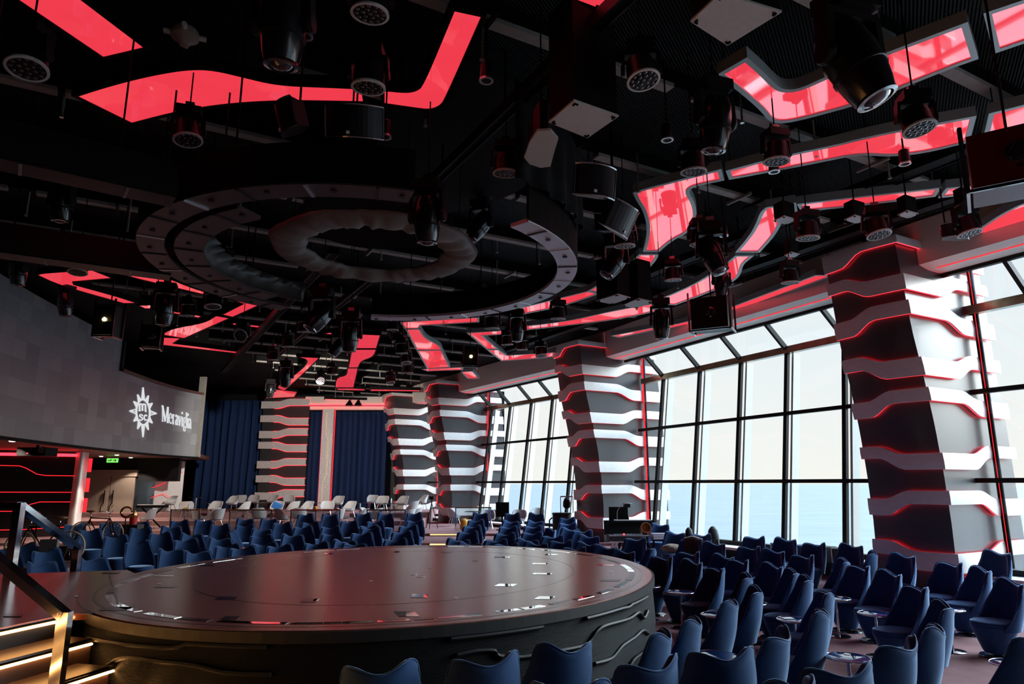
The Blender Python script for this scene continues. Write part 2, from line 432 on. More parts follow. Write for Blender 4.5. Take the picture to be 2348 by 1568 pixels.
# sky
wd = bpy.data.worlds.new('sky'); sc.world = wd; wd.use_nodes = True
nt = wd.node_tree; bg = nt.nodes['Background']
tc = nt.nodes.new('ShaderNodeTexCoord'); sep = nt.nodes.new('ShaderNodeSeparateXYZ')
nt.links.new(tc.outputs['Generated'], sep.inputs[0])
cr = nt.nodes.new('ShaderNodeValToRGB')
cr.color_ramp.elements[0].position = 0; cr.color_ramp.elements[0].color = (.80, .80, .755, 1)
cr.color_ramp.elements[1].position = .6; cr.color_ramp.elements[1].color = (.36, .53, .73, 1)
e = cr.color_ramp.elements.new(.16); e.color = (.72, .77, .785, 1)
e = cr.color_ramp.elements.new(.30); e.color = (.60, .71, .79, 1)
nt.links.new(sep.outputs['Z'], cr.inputs['Fac'])
# thin bright cloud streaks
mp = nt.nodes.new('ShaderNodeMapping'); mp.inputs['Scale'].default_value = (2, 2, 9)
nz = nt.nodes.new('ShaderNodeTexNoise'); nz.inputs['Scale'].default_value = 2.2; nz.inputs['Detail'].default_value = 5
nt.links.new(tc.outputs['Generated'], mp.inputs[0]); nt.links.new(mp.outputs[0], nz.inputs['Vector'])
mr = nt.nodes.new('ShaderNodeMapRange'); mr.inputs['From Min'].default_value = .5; mr.inputs['From Max'].default_value = .75; mr.inputs['To Max'].default_value = .5
nt.links.new(nz.outputs['Fac'], mr.inputs['Value'])
mx = nt.nodes.new('ShaderNodeMix'); mx.data_type = 'RGBA'; mx.inputs['B'].default_value = (.81, .80, .765, 1)
nt.links.new(mr.outputs[0], mx.inputs['Factor']); nt.links.new(cr.outputs[0], mx.inputs['A'])
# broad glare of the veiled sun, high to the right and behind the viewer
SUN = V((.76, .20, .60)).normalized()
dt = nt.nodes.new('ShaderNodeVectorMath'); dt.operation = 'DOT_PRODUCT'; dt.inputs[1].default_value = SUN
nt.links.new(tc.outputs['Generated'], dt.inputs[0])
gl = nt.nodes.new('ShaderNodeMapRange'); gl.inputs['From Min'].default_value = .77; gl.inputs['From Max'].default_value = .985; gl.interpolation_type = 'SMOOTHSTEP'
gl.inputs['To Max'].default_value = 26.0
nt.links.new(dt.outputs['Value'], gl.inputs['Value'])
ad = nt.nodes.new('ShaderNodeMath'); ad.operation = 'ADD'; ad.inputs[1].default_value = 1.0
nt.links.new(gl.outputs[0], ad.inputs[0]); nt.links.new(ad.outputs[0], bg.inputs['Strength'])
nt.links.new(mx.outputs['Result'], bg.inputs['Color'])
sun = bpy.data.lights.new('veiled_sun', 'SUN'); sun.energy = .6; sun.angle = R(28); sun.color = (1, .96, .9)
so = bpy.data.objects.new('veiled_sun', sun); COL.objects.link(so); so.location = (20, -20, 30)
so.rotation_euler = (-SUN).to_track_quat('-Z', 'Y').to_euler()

# camera
cam = bpy.data.cameras.new('camera'); co = bpy.data.objects.new('camera', cam); COL.objects.link(co)
cam.sensor_width = 36; cam.lens = F / 2348 * 36; cam.clip_end = 60000; cam.clip_start = .05
co.location = CAM; co.rotation_euler = (math.pi / 2 + PITCH, 0, 0)
sc.camera = co
vs = sc.view_settings; sc.display_settings.display_device = 'sRGB'
vs.view_transform = 'Standard'; vs.look = 'None'; vs.exposure = 0.3; vs.gamma = 1
try: vs.use_curve_mapping = False
except Exception: pass
try:
    sc.cycles.use_denoising = True; sc.cycles.max_bounces = 8; sc.cycles.transparent_max_bounces = 16; sc.cycles.caustics_reflective = False
    sc.cycles.sample_clamp_indirect = 6
except Exception: pass

# ---------------------------------------------------------------- striped columns
PROF = {'k': 1., 'out': None, 'post': 2.6, 'led': .007}
OUT_NEAR = [(0, 3.62), (1.6, 3.6), (3.75, 3.54), (4.7, 3.43), (6.2, 3.39), (7.4, 3.27)]
OUT_FAR = [(0, 3.98), (1, 4.0), (2.4, 4.03), (5, 3.9), (6.7, 3.72), (7.5, 3.5)]
def col_e(z): return PROF['k'] * interp([(0, .88), (1.5, .9), (2.5, .84), (3.5, .72), (4.6, .50), (5.5, .28), (6.3, .17), (7.5, 0)], z)
def col_path(P, z, o, na=7, nb=9, wA=1.7, dout=None, tail=0.):
    K = P + N2 * col_e(z) + V((0, 0, z))
    out = interp(PROF['out'], z)
    pts = []
    for i in range(na):
        u = i / (na - 1)
        pts.append(K + W2 * (wA * (1 - u) - o * u) - N2 * (o + .1 * math.sin(math.pi * u)))
    B0 = K - N2 * o - W2 * o; t1 = out - col_e(z) + tail
    for i in range(1, nb): pts.append(B0 + N2 * ((t1 + o) * i / (nb - 1)))
    return pts
def striped_column(P, label, bands, z0=0., zt=7.5):
    root = empty('striped_column', P + N2 * 1.2 + W2 * .8 + V((0, 0, z0)), label, 'column', 'striped window columns')
    rows = []
    for i in range(26):
        z = lerp(z0, zt + .02, i / 25); pt = col_path(P, z, 0)
        pt += [pt[-1] + W2 * 1.7]
        rows.append(pt)
    MB().grid(rows, closeu=True).add(rows[0], [tuple(range(len(rows[0])))]).add(rows[-1], [tuple(range(len(rows[-1])))]).build('core', M_core, root, True, ang=30)
    def post_pt(z, o): return P + N2 * PROF['post'] - W2 * (.14 + o) + V((0, 0, z))
    po = MB().tube([post_pt(z, 0) for z in (z0, 2, 4, 5.5, 7.2)], .065, 8).build('edge_post', M_black, root, True)
    MB().tube([post_pt(z, .02) - N2 * .065 for z in (z0, 2, 4, 5.5, 7.2)], PROF['led'], 5).build('led_strip', M_ledsoft, po)  # glowing red line stands in for an LED reflection beside the post
    for bi, (zc, h) in enumerate(bands):
        sg = 1 if bi % 2 == 0 else -1
        na, nb = 15, 25
        def zrow(dz):
            out = []; path = col_path(P, zc, 0, na, nb)
            for k in range(len(path)):
                if k < na: t = 1 - k / (na - 1); st = sstep(.42, .75, t)          # 0 at corner
                else: t = (k - na + 1) / (nb - 1); st = sstep(.40, .62, t)
                c = zc + sg * .11 * (1 - 2 * st) + dz * (1 - .12 * sg * (1 - 2 * st))
                out.append(c)
            return out
        lo, hi = zrow(-h / 2), zrow(h / 2)
        if bi == 0 and zc > 7: hi = [zt + .03] * len(hi)
        def prow(zz, o):
            res = []; cache = {}
            for k, z in enumerate(zz):
                p = col_path(P, z, o, na, nb)[k]; res.append(p)
            return res
        mid = [(a + b) / 2 for a, b in zip(lo, hi)]
        f = [prow(lo, .11), prow(mid, .12), prow(hi, .11)]; b = [prow(lo, .085), prow(mid, .085), prow(hi, .085)]
        bo = MB().slab(f, b).build('wave_band', M_band, root, True, ang=35)
        MB().tube(prow([z + .012 for z in lo], .055)[:-1], .010, 5).build('led_strip', M_led, bo)
        if zc < 7.1: MB().tube(prow([z - .012 for z in hi], .055)[:-1], .009, 5).build('led_strip', M_led, bo)
    return root
bandsA = [(7.36, .24), (6.62, .30), (5.85, .34), (4.82, .34), (4.02, .32), (2.86, .30), (1.9, .32), (.83, .34)]
bandsB = [(7.36, .26), (6.55, .32), (5.72, .36), (4.78, .34), (3.98, .34), (3.0, .34), (1.98, .34), (1.0, .34)]
PROF.update(k=.92, out=OUT_NEAR, post=2.6)
striped_column(colA, 'nearest striped grey column with silver wave bands and red edge lights, at the right', bandsA)
PROF.update(k=1.05, out=OUT_FAR, post=2.95, led=.03)
striped_column(colB, 'striped grey column with silver wave bands behind the mixing desk, between two window bays', bandsB)
striped_column(colC, 'striped grey column with silver wave bands at the end of the lit aisle steps', bandsB)
striped_column(colD, 'farthest striped grey column with silver wave bands, beside the right edge of the blue curtain', bandsB)
# ---------------------------------------------------------------- far wall: flat striped pillar, white post, curtains
YF = 41.5
def far_band_pillar():
    x0, x1 = atY(597, 1000, YF).x, atY(704, 1000, YF).x
    root = empty('striped_pillar', ((x0 + x1) / 2, YF + .5, .32), 'flat striped pillar with dimpled silver bands and red glow between two blue curtains', 'pillar')
    MB().box(((x0 + x1) / 2, YF + .55, 3.9), (x1 - x0, .8, 7.2)).build('core', M_core, root)
    ys = [925, 963, 993, 1024, 1062, 1101, 1134]
    for i, y in enumerate(ys):
        zc = atY(650, y, YF).z; h = .42; sg = 1 if i % 2 else -1
        fr = []; bk = []
        n = 22
        for k in range(n + 1):
            t = k / n; c = zc - sg * .17 * (sstep(.35, .6, t) - .5)
            hh = h * (1 + .08 * sg * (t - .5))
            X = lerp(x0 - .08, x1 + .02, t)
            fr.append([V((X, YF - .02, c - hh / 2)), V((X, YF - .02, c + hh / 2))]); bk.append([V((X, YF + .06, c - hh / 2)), V((X, YF + .06, c + hh / 2))])
        b = MB().slab(fr, bk).build('wave_band', M_bandtex, root, True, ang=30)
        for j in (0, 1):
            MB().tube([V((p[j].x, YF + .09, p[j].z + (.015 if j == 0 else -.015))) for p in fr[6:]], .03, 5).build('led_strip', M_led, b)
    return root
far_band_pillar()
px0, px1 = atY(738, 1000, YF).x, atY(767, 1000, YF).x
root = empty('white_post', ((px0 + px1) / 2, YF, .32), 'tall white dimpled post with red lit edges between the two far curtains', 'post')
MB().box(((px0 + px1) / 2, YF, 3.5), (px1 - px0 - .1, .5, 6.4)).build('post_face', M_bandtex, root)
for x in (px0, px1): MB().box((x, YF - .05, 3.5), (.03, .04, 6.4)).build('led_strip', M_ledsoft, root)
MB().tube([V((lerp(px0, px1, a), YF - .27, z)) for a, z in ((.35, .5), (.35, 2.4), (.6, 2.8), (.6, 4.8), (.4, 5.2), (.4, 6.5))],   .012, 5).build('accent_line', M_accent, root)
def curtain(pxa, pxb, Y, z0, z1, folds, label, amp=.28):
    xa, xb = atY(pxa, 1000, Y).x, atY(pxb, 1000, Y).x; n = folds * 8
    fr, bk = [], []
    for i in range(n + 1):
        t = i / n; x = lerp(xa, xb, t)
        ph = t * folds * 2 * math.pi
        a = amp * (.75 + .35 * math.sin(t * 17))
        col = []; col2 = []
        for j in range(6):
            z = lerp(z0, z1, j / 5); k = 1 - .35 * j / 5
            y = Y + a * k * math.sin(ph + .35 * math.sin(j * 1.1 + t * 9))
            col.append(V((x + .05 * math.cos(ph) * k, y, z))); col2.append(V((x + .05 * math.cos(ph) * k, y + .03, z)))
        fr.append(col); bk.append(col2)
    o = MB().slab(fr, bk).build('curtain', M_curtain, None, True)
    return tag(o, label, 'curtain', 'navy stage curtains')
curtain(450, 600, 42.4, .8, 7.35, 9, 'wide navy curtain hanging between the big screen and the flat striped pillar', .3)
curtain(703, 741, 42.2, .8, 6.65, 3, 'narrow navy curtain between the flat striped pillar and the white post')
curtain(766, 885, 42.2, .8, 6.65, 9, 'navy curtain to the right of the white post')
x0, x1 = atY(703, 930, 41.9).x, atY(885, 930, 41.9).x
b = MB().box(((x0 + x1) / 2, 41.9, 7.25), (x1 - x0, .6, .5)).box(((x0 + x1) / 2, 42.0, 6.82), (x1 - x0, .5, .22))
pel = b.build('curtain_pelmet', M_soffit); tag(pel, 'cream pelmet box above the far navy curtains', 'pelmet')
MB().tube([V((x0, 41.55, 6.97)), V((x1, 41.55, 6.97))], .03, 5).build('led_strip', M_led, pel)
for i, px in enumerate((801, 821)):
    c = atY(px, 925, 41.2); r_ = empty('wall_lamp', c, '%s of two black flared lamps on the cream pelmet' % ('left' if i == 0 else 'right'), 'lamp', 'pelmet lamps')
    MB().lathe([(.06, .2), (.1, .1), (.26, -.12), (.27, -.14)], 14, c).build('lamp_shade', M_dark, r_)
    MB().tube([c + V((0, 0, .18)), c + V((0, .45, .3))], .03, 6).build('arm', M_dark, r_)

# ---------------------------------------------------------------- curved video screen with its logo, over a recessed wall
ZB, ZN, ZT = 3.55, 6.55, 7.75
samp = [(0, 1000), (100, 1012.6), (200, 1024.6), (300, 1035.5), (360, 1041.2), (410, 1045), (450, 1047.4)]
pl = [at(x, y, ZB) for x, y in samp]
d0 = (pl[0] - pl[1]).normalized()
pl = [pl[0] + d0 * 7 + V((.9, 0, 0)), pl[0] + d0 * 3.5 + V((.2, 0, 0))] + pl
curve = catmull(pl, 10)
az = [p.x / p.y for p in curve]
def scr(px, py, off=0.):               # a point of the screen's surface
    a = (px - CX) / F / 1.0
    # azimuth of the sight line in plan
    r = ray(px, py); t = r.x / r.y
    for i in range(len(curve) - 1):
        if az[i] <= t <= az[i + 1] or i == len(curve) - 2:
            k = (t - az[i]) / (az[i + 1] - az[i]); p = curve[i].lerp(curve[i + 1], k); d = (curve[i + 1] - curve[i]).normalized(); break
    n = V((d.y, -d.x, 0))
    if n.dot(-p) < 0: n = -n
    return V((p.x, p.y, CAMH + r.z / r.y * p.y)) + n * off
root = empty('video_screen', (curve[20].x, curve[20].y, ZB), 'huge curved grey video screen with a white sun emblem and lettering', 'screen')
def top_of(p): return ZT if p.x / p.y < scr(278, 900).x / scr(278, 900).y else ZN
def nrm(i):
    a, b = curve[max(0, i - 1)], curve[min(len(curve) - 1, i + 1)]; d = (b - a).normalized(); n = V((d.y, -d.x, 0)); return n if n.dot(-curve[i]) > 0 else -n
full = [i for i in range(len(curve)) if top_of(curve[i]) == ZT]; low = list(range(full[-1], len(curve)))
for idx, zt in ((full, ZT), (low, ZN)):
    fr = [[V((curve[i].x, curve[i].y, lerp(ZB, zt, j / 6))) for j in range(7)] for i in idx]
    bk = [[p - nrm(i) * .15 for p in r_] for i, r_ in zip(idx, fr)]
    MB().slab(fr, bk).build('screen_face', M_screen, root, True, ang=40)
edge = MB()
for i in range(len(curve) - 1):
    a, b = curve[i], curve[i + 1]
    edge.bar(V((*(a + nrm(i) * .03).xy, ZB - .04)), V((*(b + nrm(i) * .03).xy, ZB - .04)), .22, .08)
edge.build('bottom_trim', M_black, root)
nt_ = MB()
for i in low[:-1]: nt_.bar(V((*curve[i].xy, ZN + .05)), V((*curve[i + 1].xy, ZN + .05)), .3, .1)
nt_.build('notch_ledge', mat('brown_ledge', (.12, .05, .035), .5), root)
e_ = curve[-1]; MB().bar(V((e_.x, e_.y, ZB)), V((e_.x, e_.y, 7.45)), .16, .3).build('end_post', M_beam, root)
e_ = curve[low[0]]; MB().bar(V((e_.x, e_.y, ZN)), V((e_.x, e_.y, ZT)), .12, .2).build('notch_post', M_dark, root)
# emblem: sun with twelve rays round an oval ring
def ribbon(mbx, pts, w, off=.03):
    n = len(pts); L_, R_ = [], []
    for i, (x, y) in enumerate(pts):
        a = pts[max(0, i - 1)]; b = pts[min(n - 1, i + 1)]
        dx, dy = b[0] - a[0], b[1] - a[1]; l = math.hypot(dx, dy) or 1
        L_.append((x - dy / l * w / 2, y + dx / l * w / 2)); R_.append((x + dy / l * w / 2, y - dx / l * w / 2))
    f = [[scr(*p, off), scr(*q, off)] for p, q in zip(L_, R_)]; b = [[scr(*p, off - .02), scr(*q, off - .02)] for p, q in zip(L_, R_)]
    mbx.slab(f, b)
ex, ey = 327, 945
sx, sy = 31, 57
mbx = MB()
for k in range(12):
    a0 = math.radians(90 + 30 * k); long = 1.0 if k % 3 == 0 else .8
    if k in (3, 9): long = 1.0
    def P(a, r): return (ex + sx * r * math.cos(a), ey - sy * r * math.sin(a) + (r * math.cos(a)) * 3)
    tip = P(a0, long); l = P(a0 + .20, .5); r_ = P(a0 - .20, .5)
    ribbon(mbx, [l, tip], 2.2); ribbon(mbx, [tip, r_], 2.2); ribbon(mbx, [P(a0, .5), P(a0, long * .93)], 1.6)
ribbon(mbx, [(ex + 15.5 * math.cos(t / 40 * 2 * math.pi), ey - 29 * math.sin(t / 40 * 2 * math.pi) + 1.3 * math.cos(t / 40 * 2 * math.pi)) for t in range(41)], 3.6)
mbx.build('sun_emblem', M_logo, root)
mbx = MB()
# letters "m" over "sc" inside the ring
for st, w in (([(319, 942), (319, 926)], 3.2), ([(319, 929), (322, 925.5), (325, 927), (325.5, 930), (325.5, 942)], 3), ([(325.5, 929), (329, 926), (332, 927.5), (332.6, 931), (332.6, 943), (335, 943)], 3),
              ([(316.5, 942), (321.5, 942)], 1.8), ([(316.5, 926.5), (320, 926)], 1.8)): ribbon(mbx, st, w)
for st, w in (([(326, 953), (323, 950), (319.5, 951), (319.5, 954.5), (325, 957.5), (326, 961), (322, 964), (318.5, 961.5)], 2.5), ([(336, 954), (333, 951), (330, 953.5), (329.5, 959), (332, 963.5), (336.2, 962)], 2.6)): ribbon(mbx, st, w)
mbx.build('emblem_letters', M_logo, root)
# the ship's name in a bold serif
GL = {
 'M': (1.15, [([(.12, 0), (.12, 1)], .07), ([(.12, 1), (.55, .05)], .2), ([(.55, .05), (.95, 1)], .07), ([(.98, 0), (.98, 1)], .2), ([(0, .02), (.28, .02)], .05), ([(.8, .02), (1.15, .02)], .05), ([(-.02, .98), (.2, .98)], .05), ([(.9, .98), (1.15, .98)], .05)]),
 'e': (.58, [([(.1, .36), (.48, .36), (.46, .55), (.3, .66), (.13, .55), (.07, .33), (.14, .1), (.32, .0), (.5, .12)], .11)]),
 'r': (.5, [([(.15, 0), (.15, .64)], .15), ([(.15, .45), (.28, .62), (.44, .62)], .13), ([(.02, .02), (.32, .02)], .05), ([(.02, .62), (.15, .62)], .05)]),
 'a': (.6, [([(.1, .52), (.22, .65), (.38, .6), (.42, .45), (.42, .08), (.56, .03)], .13), ([(.42, .38), (.2, .32), (.09, .16), (.18, .02), (.34, .05), (.42, .16)], .11)]),
 'v': (.62, [([(.08, .64), (.3, .02)], .15), ([(.3, .02), (.52, .64)], .06), ([(0, .63), (.22, .63)], .05), ([(.42, .63), (.62, .63)], .05)]),
 'i': (.34, [([(.17, 0), (.17, .64)], .15), ([(.17, .8), (.17, .95)], .16), ([(.04, .02), (.32, .02)], .05), ([(.04, .62), (.17, .62)], .05)]),
 'g': (.58, [([(.28, .64), (.12, .56), (.1, .38), (.22, .26), (.38, .3), (.43, .46), (.38, .6), (.28, .64)], .1), ([(.4, .6), (.56, .66)], .08), ([(.2, .26), (.1, .14), (.2, .06), (.42, .02), (.48, -.14), (.32, -.26), (.1, -.2), (.08, -.06), (.2, .05)], .09)]),
 'l': (.34, [([(.17, 0), (.17, 1)], .15), ([(.04, .02), (.32, .02)], .05), ([(.04, .98), (.17, .98)], .05)])}
mbx = MB(); word = 'Meraviglia'; tot = sum(GL[c][0] for c in word); u = 0
for c in word:
    for st, w in GL[c][1]:
        pts = []
        for i in range(len(st) - 1):
            for k in range(3): pts.append((lerp(st[i][0], st[i + 1][0], k / 3), lerp(st[i][1], st[i + 1][1], k / 3)))
        pts.append(st[-1]); pp = []
        for gx, gy in pts:
            t = (u + gx) / tot; s_ = t * (1.22 - .22 * t)
            px = 370 + 68 * s_; hgt = lerp(37, 35, t)
            pp.append((px, 966 + 17.5 * s_ - gy * hgt))
        vert = abs(pp[0][0] - pp[-1][0]) < abs(pp[0][1] - pp[-1][1]) * .5
        sw = w * (11 if vert else 30 * .8)
        ribbon(mbx, pp, max(1.0, min(sw * (1.5 if vert else .42), 4.5)))
    u += GL[c][0]
mbx.build('lettering', M_logo, root)

# balcony floor above the recess, and the walls under it
y_in = 36.5
sof = [V((p.x, p.y, ZB + .02)) - nrm(i) * .2 for i, p in enumerate(curve)]
poly = [(p.x, p.y) for p in sof] + [(-17.5, 40), (-25.4, 40), (-25.4, curve[0].y)]
struct(MB().prism(poly, ZB + .05, ZB + .25).build('ceiling_soffit_left', mat('dark_red_soffit', (.16, .07, .05), .45)))
for k, (px, py) in enumerate([(28, 1011), (175, 1024), (210, 1028), (290, 1034), (268, 1043), (355, 1041), (232, 1046), (300, 1049)]):  # last two downlights are added to brighten the dark door
    p = at(px, py, ZB + .04)
    MBx = MB().lathe([(.09, 0), (.09, -.03), (.05, -.04)], 12, p + V((0, 0, .01))).build('downlight', M_pinklit)
    lp = bpy.data.lights.new('downlight_lamp', 'SPOT'); lp.energy = 260; lp.color = (1, .85, .7); lp.spot_size = R(110); lp.shadow_soft_size = .08; lo = bpy.data.objects.new('downlight_lamp', lp); COL.objects.link(lo); lo.location = p + V((0, 0, -.08))
    tag(MBx, 'small round downlight under the big screen, %s from the left' % ORD[k + 1], 'light', 'downlights under the screen')
q0, q1 = at(-60, 1033, ZB), at(190, 1037.5, ZB)
def wall_seg(name, a, b, z0, z1, m, th=.3):
    a, b = V((a.x, a.y, 0)), V((b.x, b.y, 0)); d = (b - a).normalized(); n = V((d.y, -d.x, 0)); n = n if n.dot(-a) > 0 else -n
    return MB().obox((a + b) / 2 - n * th / 2 + V((0, 0, (z0 + z1) / 2)), (b - a) / 2, n * th / 2, V((0, 0, (z1 - z0) / 2))), a, b, n
w, a, b, n = wall_seg('', q0, q1, 0, ZB, M_wall)
struct(w.build('wall_recess_left', M_blackgloss))
def on_wall(px, py, off=.04):           # where a sight line meets that wall
    r = ray(px, py); t = (a - CAM).dot(n) / r.dot(n); p = CAM + r * t; return p + n * off
wl = empty('wall_light_lines', on_wall(90, 1190), 'thin red wavy light lines on the black wall left of the silver fin', 'light strip')
for ln in ([(-60, 1066), (0, 1067), (45, 1068), (60, 1073), (85, 1087), (105, 1090), (178, 1091)], [(-60, 1128), (178, 1128.5)], [(60, 1163), (70, 1156), (92, 1150.5), (170, 1150.5)], [(-60, 1172), (40, 1172), (60, 1165)], [(-60, 1216), (50, 1214), (165, 1207)]):
    MB().tube([on_wall(*p) for p in ln], .014, 5).build('led_line', M_ledsoft, wl)
o = MB().tube([V((q0.x, q0.y, ZB - .12)) + n * .12, V((q1.x, q1.y, ZB - .12)) + n * .12], .06, 5).build('cove_light', M_led)
tag(o, 'red cove light along the top of the black wall under the screen', 'light strip')
# silver fin at the end of that wall
f0, f1 = on_wall(166, 1110, .0), on_wall(196, 1110, .0)
root = empty('silver_fin', V((f0.x, f0.y, .3)), 'silver half-round fin with red light blocks on its edge beside the double door', 'column')
rowz = []
for z in (.1, ZB):
    rowz.append([f0 * 1 + (f1 - f0) * t + n * (.02 + .45 * math.sin(math.pi * t)) + V((0, 0, z - f0.z)) for t in [i / 8 for i in range(9)]])
MB().grid(rowz).build('fin_body', M_band, root, True)
for i in (0, 1, 2, 3):
    z0 = [2.75, 1.95, 1.15, .2][i]
    c = f1 + n * .15; MB().box((c.x + .1, c.y, z0 + .28), (.10, .10, .55)).build('led_block', M_ledsoft, root)
# door wall and door
dA, dB = atY(185, 1100, 36.2), atY(310, 1100, 36.2)
struct(MB().box(((dA.x + dB.x) / 2 - 1, 36.6, 3.2), (9, .3, 1.6)).box((dA.x - 2, 36.6, 1.5), (4, .3, 2.6)).build('wall_recess_door', M_wall))
root = empty('door_1', ((dA.x + dB.x) / 2, 36.3, .4)); struct(root)
zt = atY(250, 1090, 36.2).z; wd_ = dB.x - dA.x
MB().box(((dA.x + dB.x) / 2, 36.42, zt + .12), (wd_, .2, .34)).build('door_header', M_bronze_door, root)
xm = lerp(dA.x, dB.x, .52)
for xa, xb, s_ in ((dA.x + .05, xm - .02, 1), (xm + .02, dB.x - .1, -1)):
    lf = MB().box(((xa + xb) / 2, 36.42, (zt + .4) / 2), (xb - xa, .08, zt - .42)).build('door_leaf', M_bronze_door, root)
    hx = xm - .22 * s_
    MB().bar((hx + .06, 36.28, 1.95), (hx + .06, 36.28, 1.3), .13, .05).bar((hx + .06, 36.28, 1.3), (hx - .06, 36.28, 1.1), .13, .05).bar((hx - .06, 36.28, 1.1), (hx - .06, 36.28, .5), .13, .05).build('handle', M_chrome, lf)
es = atY(258, 1055.5, 34.0); root = empty('exit_sign', es + V((0, 0, -.12)), 'small green exit sign hanging above the double door', 'sign')
MB().box(es, (.54, .06, .2)).build('sign_face', M_green, root)
b_ = MB().box(es + V((-.12, -.035, -.01)), (.2, .01, .05)).box(es + V((-.06, -.035, .05)), (.05, .01, .05)).box(es + V((.12, -.035, 0)), (.16, .01, .04)).bar(es + V((.2, -.035, 0)), es + V((.13, -.035, .06)), .03, .01, up=(0, 1, 0)).bar(es + V((.2, -.035, 0)), es + V((.13, -.035, -.06)), .03, .01, up=(0, 1, 0))
b_.build('sign_symbol', M_white, root); MB().tube([es + V((0, 0, .1)), V((es.x, es.y, ZB + .05))], .012, 5).build('drop_rod', M_dark, root)
# right-hand dark panel and silver end with red wave lines
gA, gB, gC = atY(310, 1100, 37), atY(357, 1100, 38.), atY(421, 1100, 38.6)
w, a, b, n = wall_seg('', gA, gB, .3, ZB, M_blackgloss); struct(w.build('wall_recess_right', M_blackgloss))
w2, a2, b2, n2 = wall_seg('', gB, gC, .3, ZB - .05, M_band, .5)
root = empty('silver_wall_end', V((gC.x, gC.y, .3)), 'silver wall end with red wave lines, left of the wide navy curtain', 'wall panel')
w2.build('panel_face', M_band, root)
a, n = gB, V((0.25, -1, 0)).normalized()
for ln in ([(312, 1083), (335, 1085), (350, 1093), (363, 1097), (395, 1094), (420, 1082)], [(312, 1118), (350, 1118), (365, 1113), (382, 1106)], [(312, 1149), (330, 1148), (350, 1140), (375, 1132), (395, 1142)]):
    MB().tube([on_wall(*p, .12) for p in ln], .016, 5).build('led_line', M_ledsoft, root)
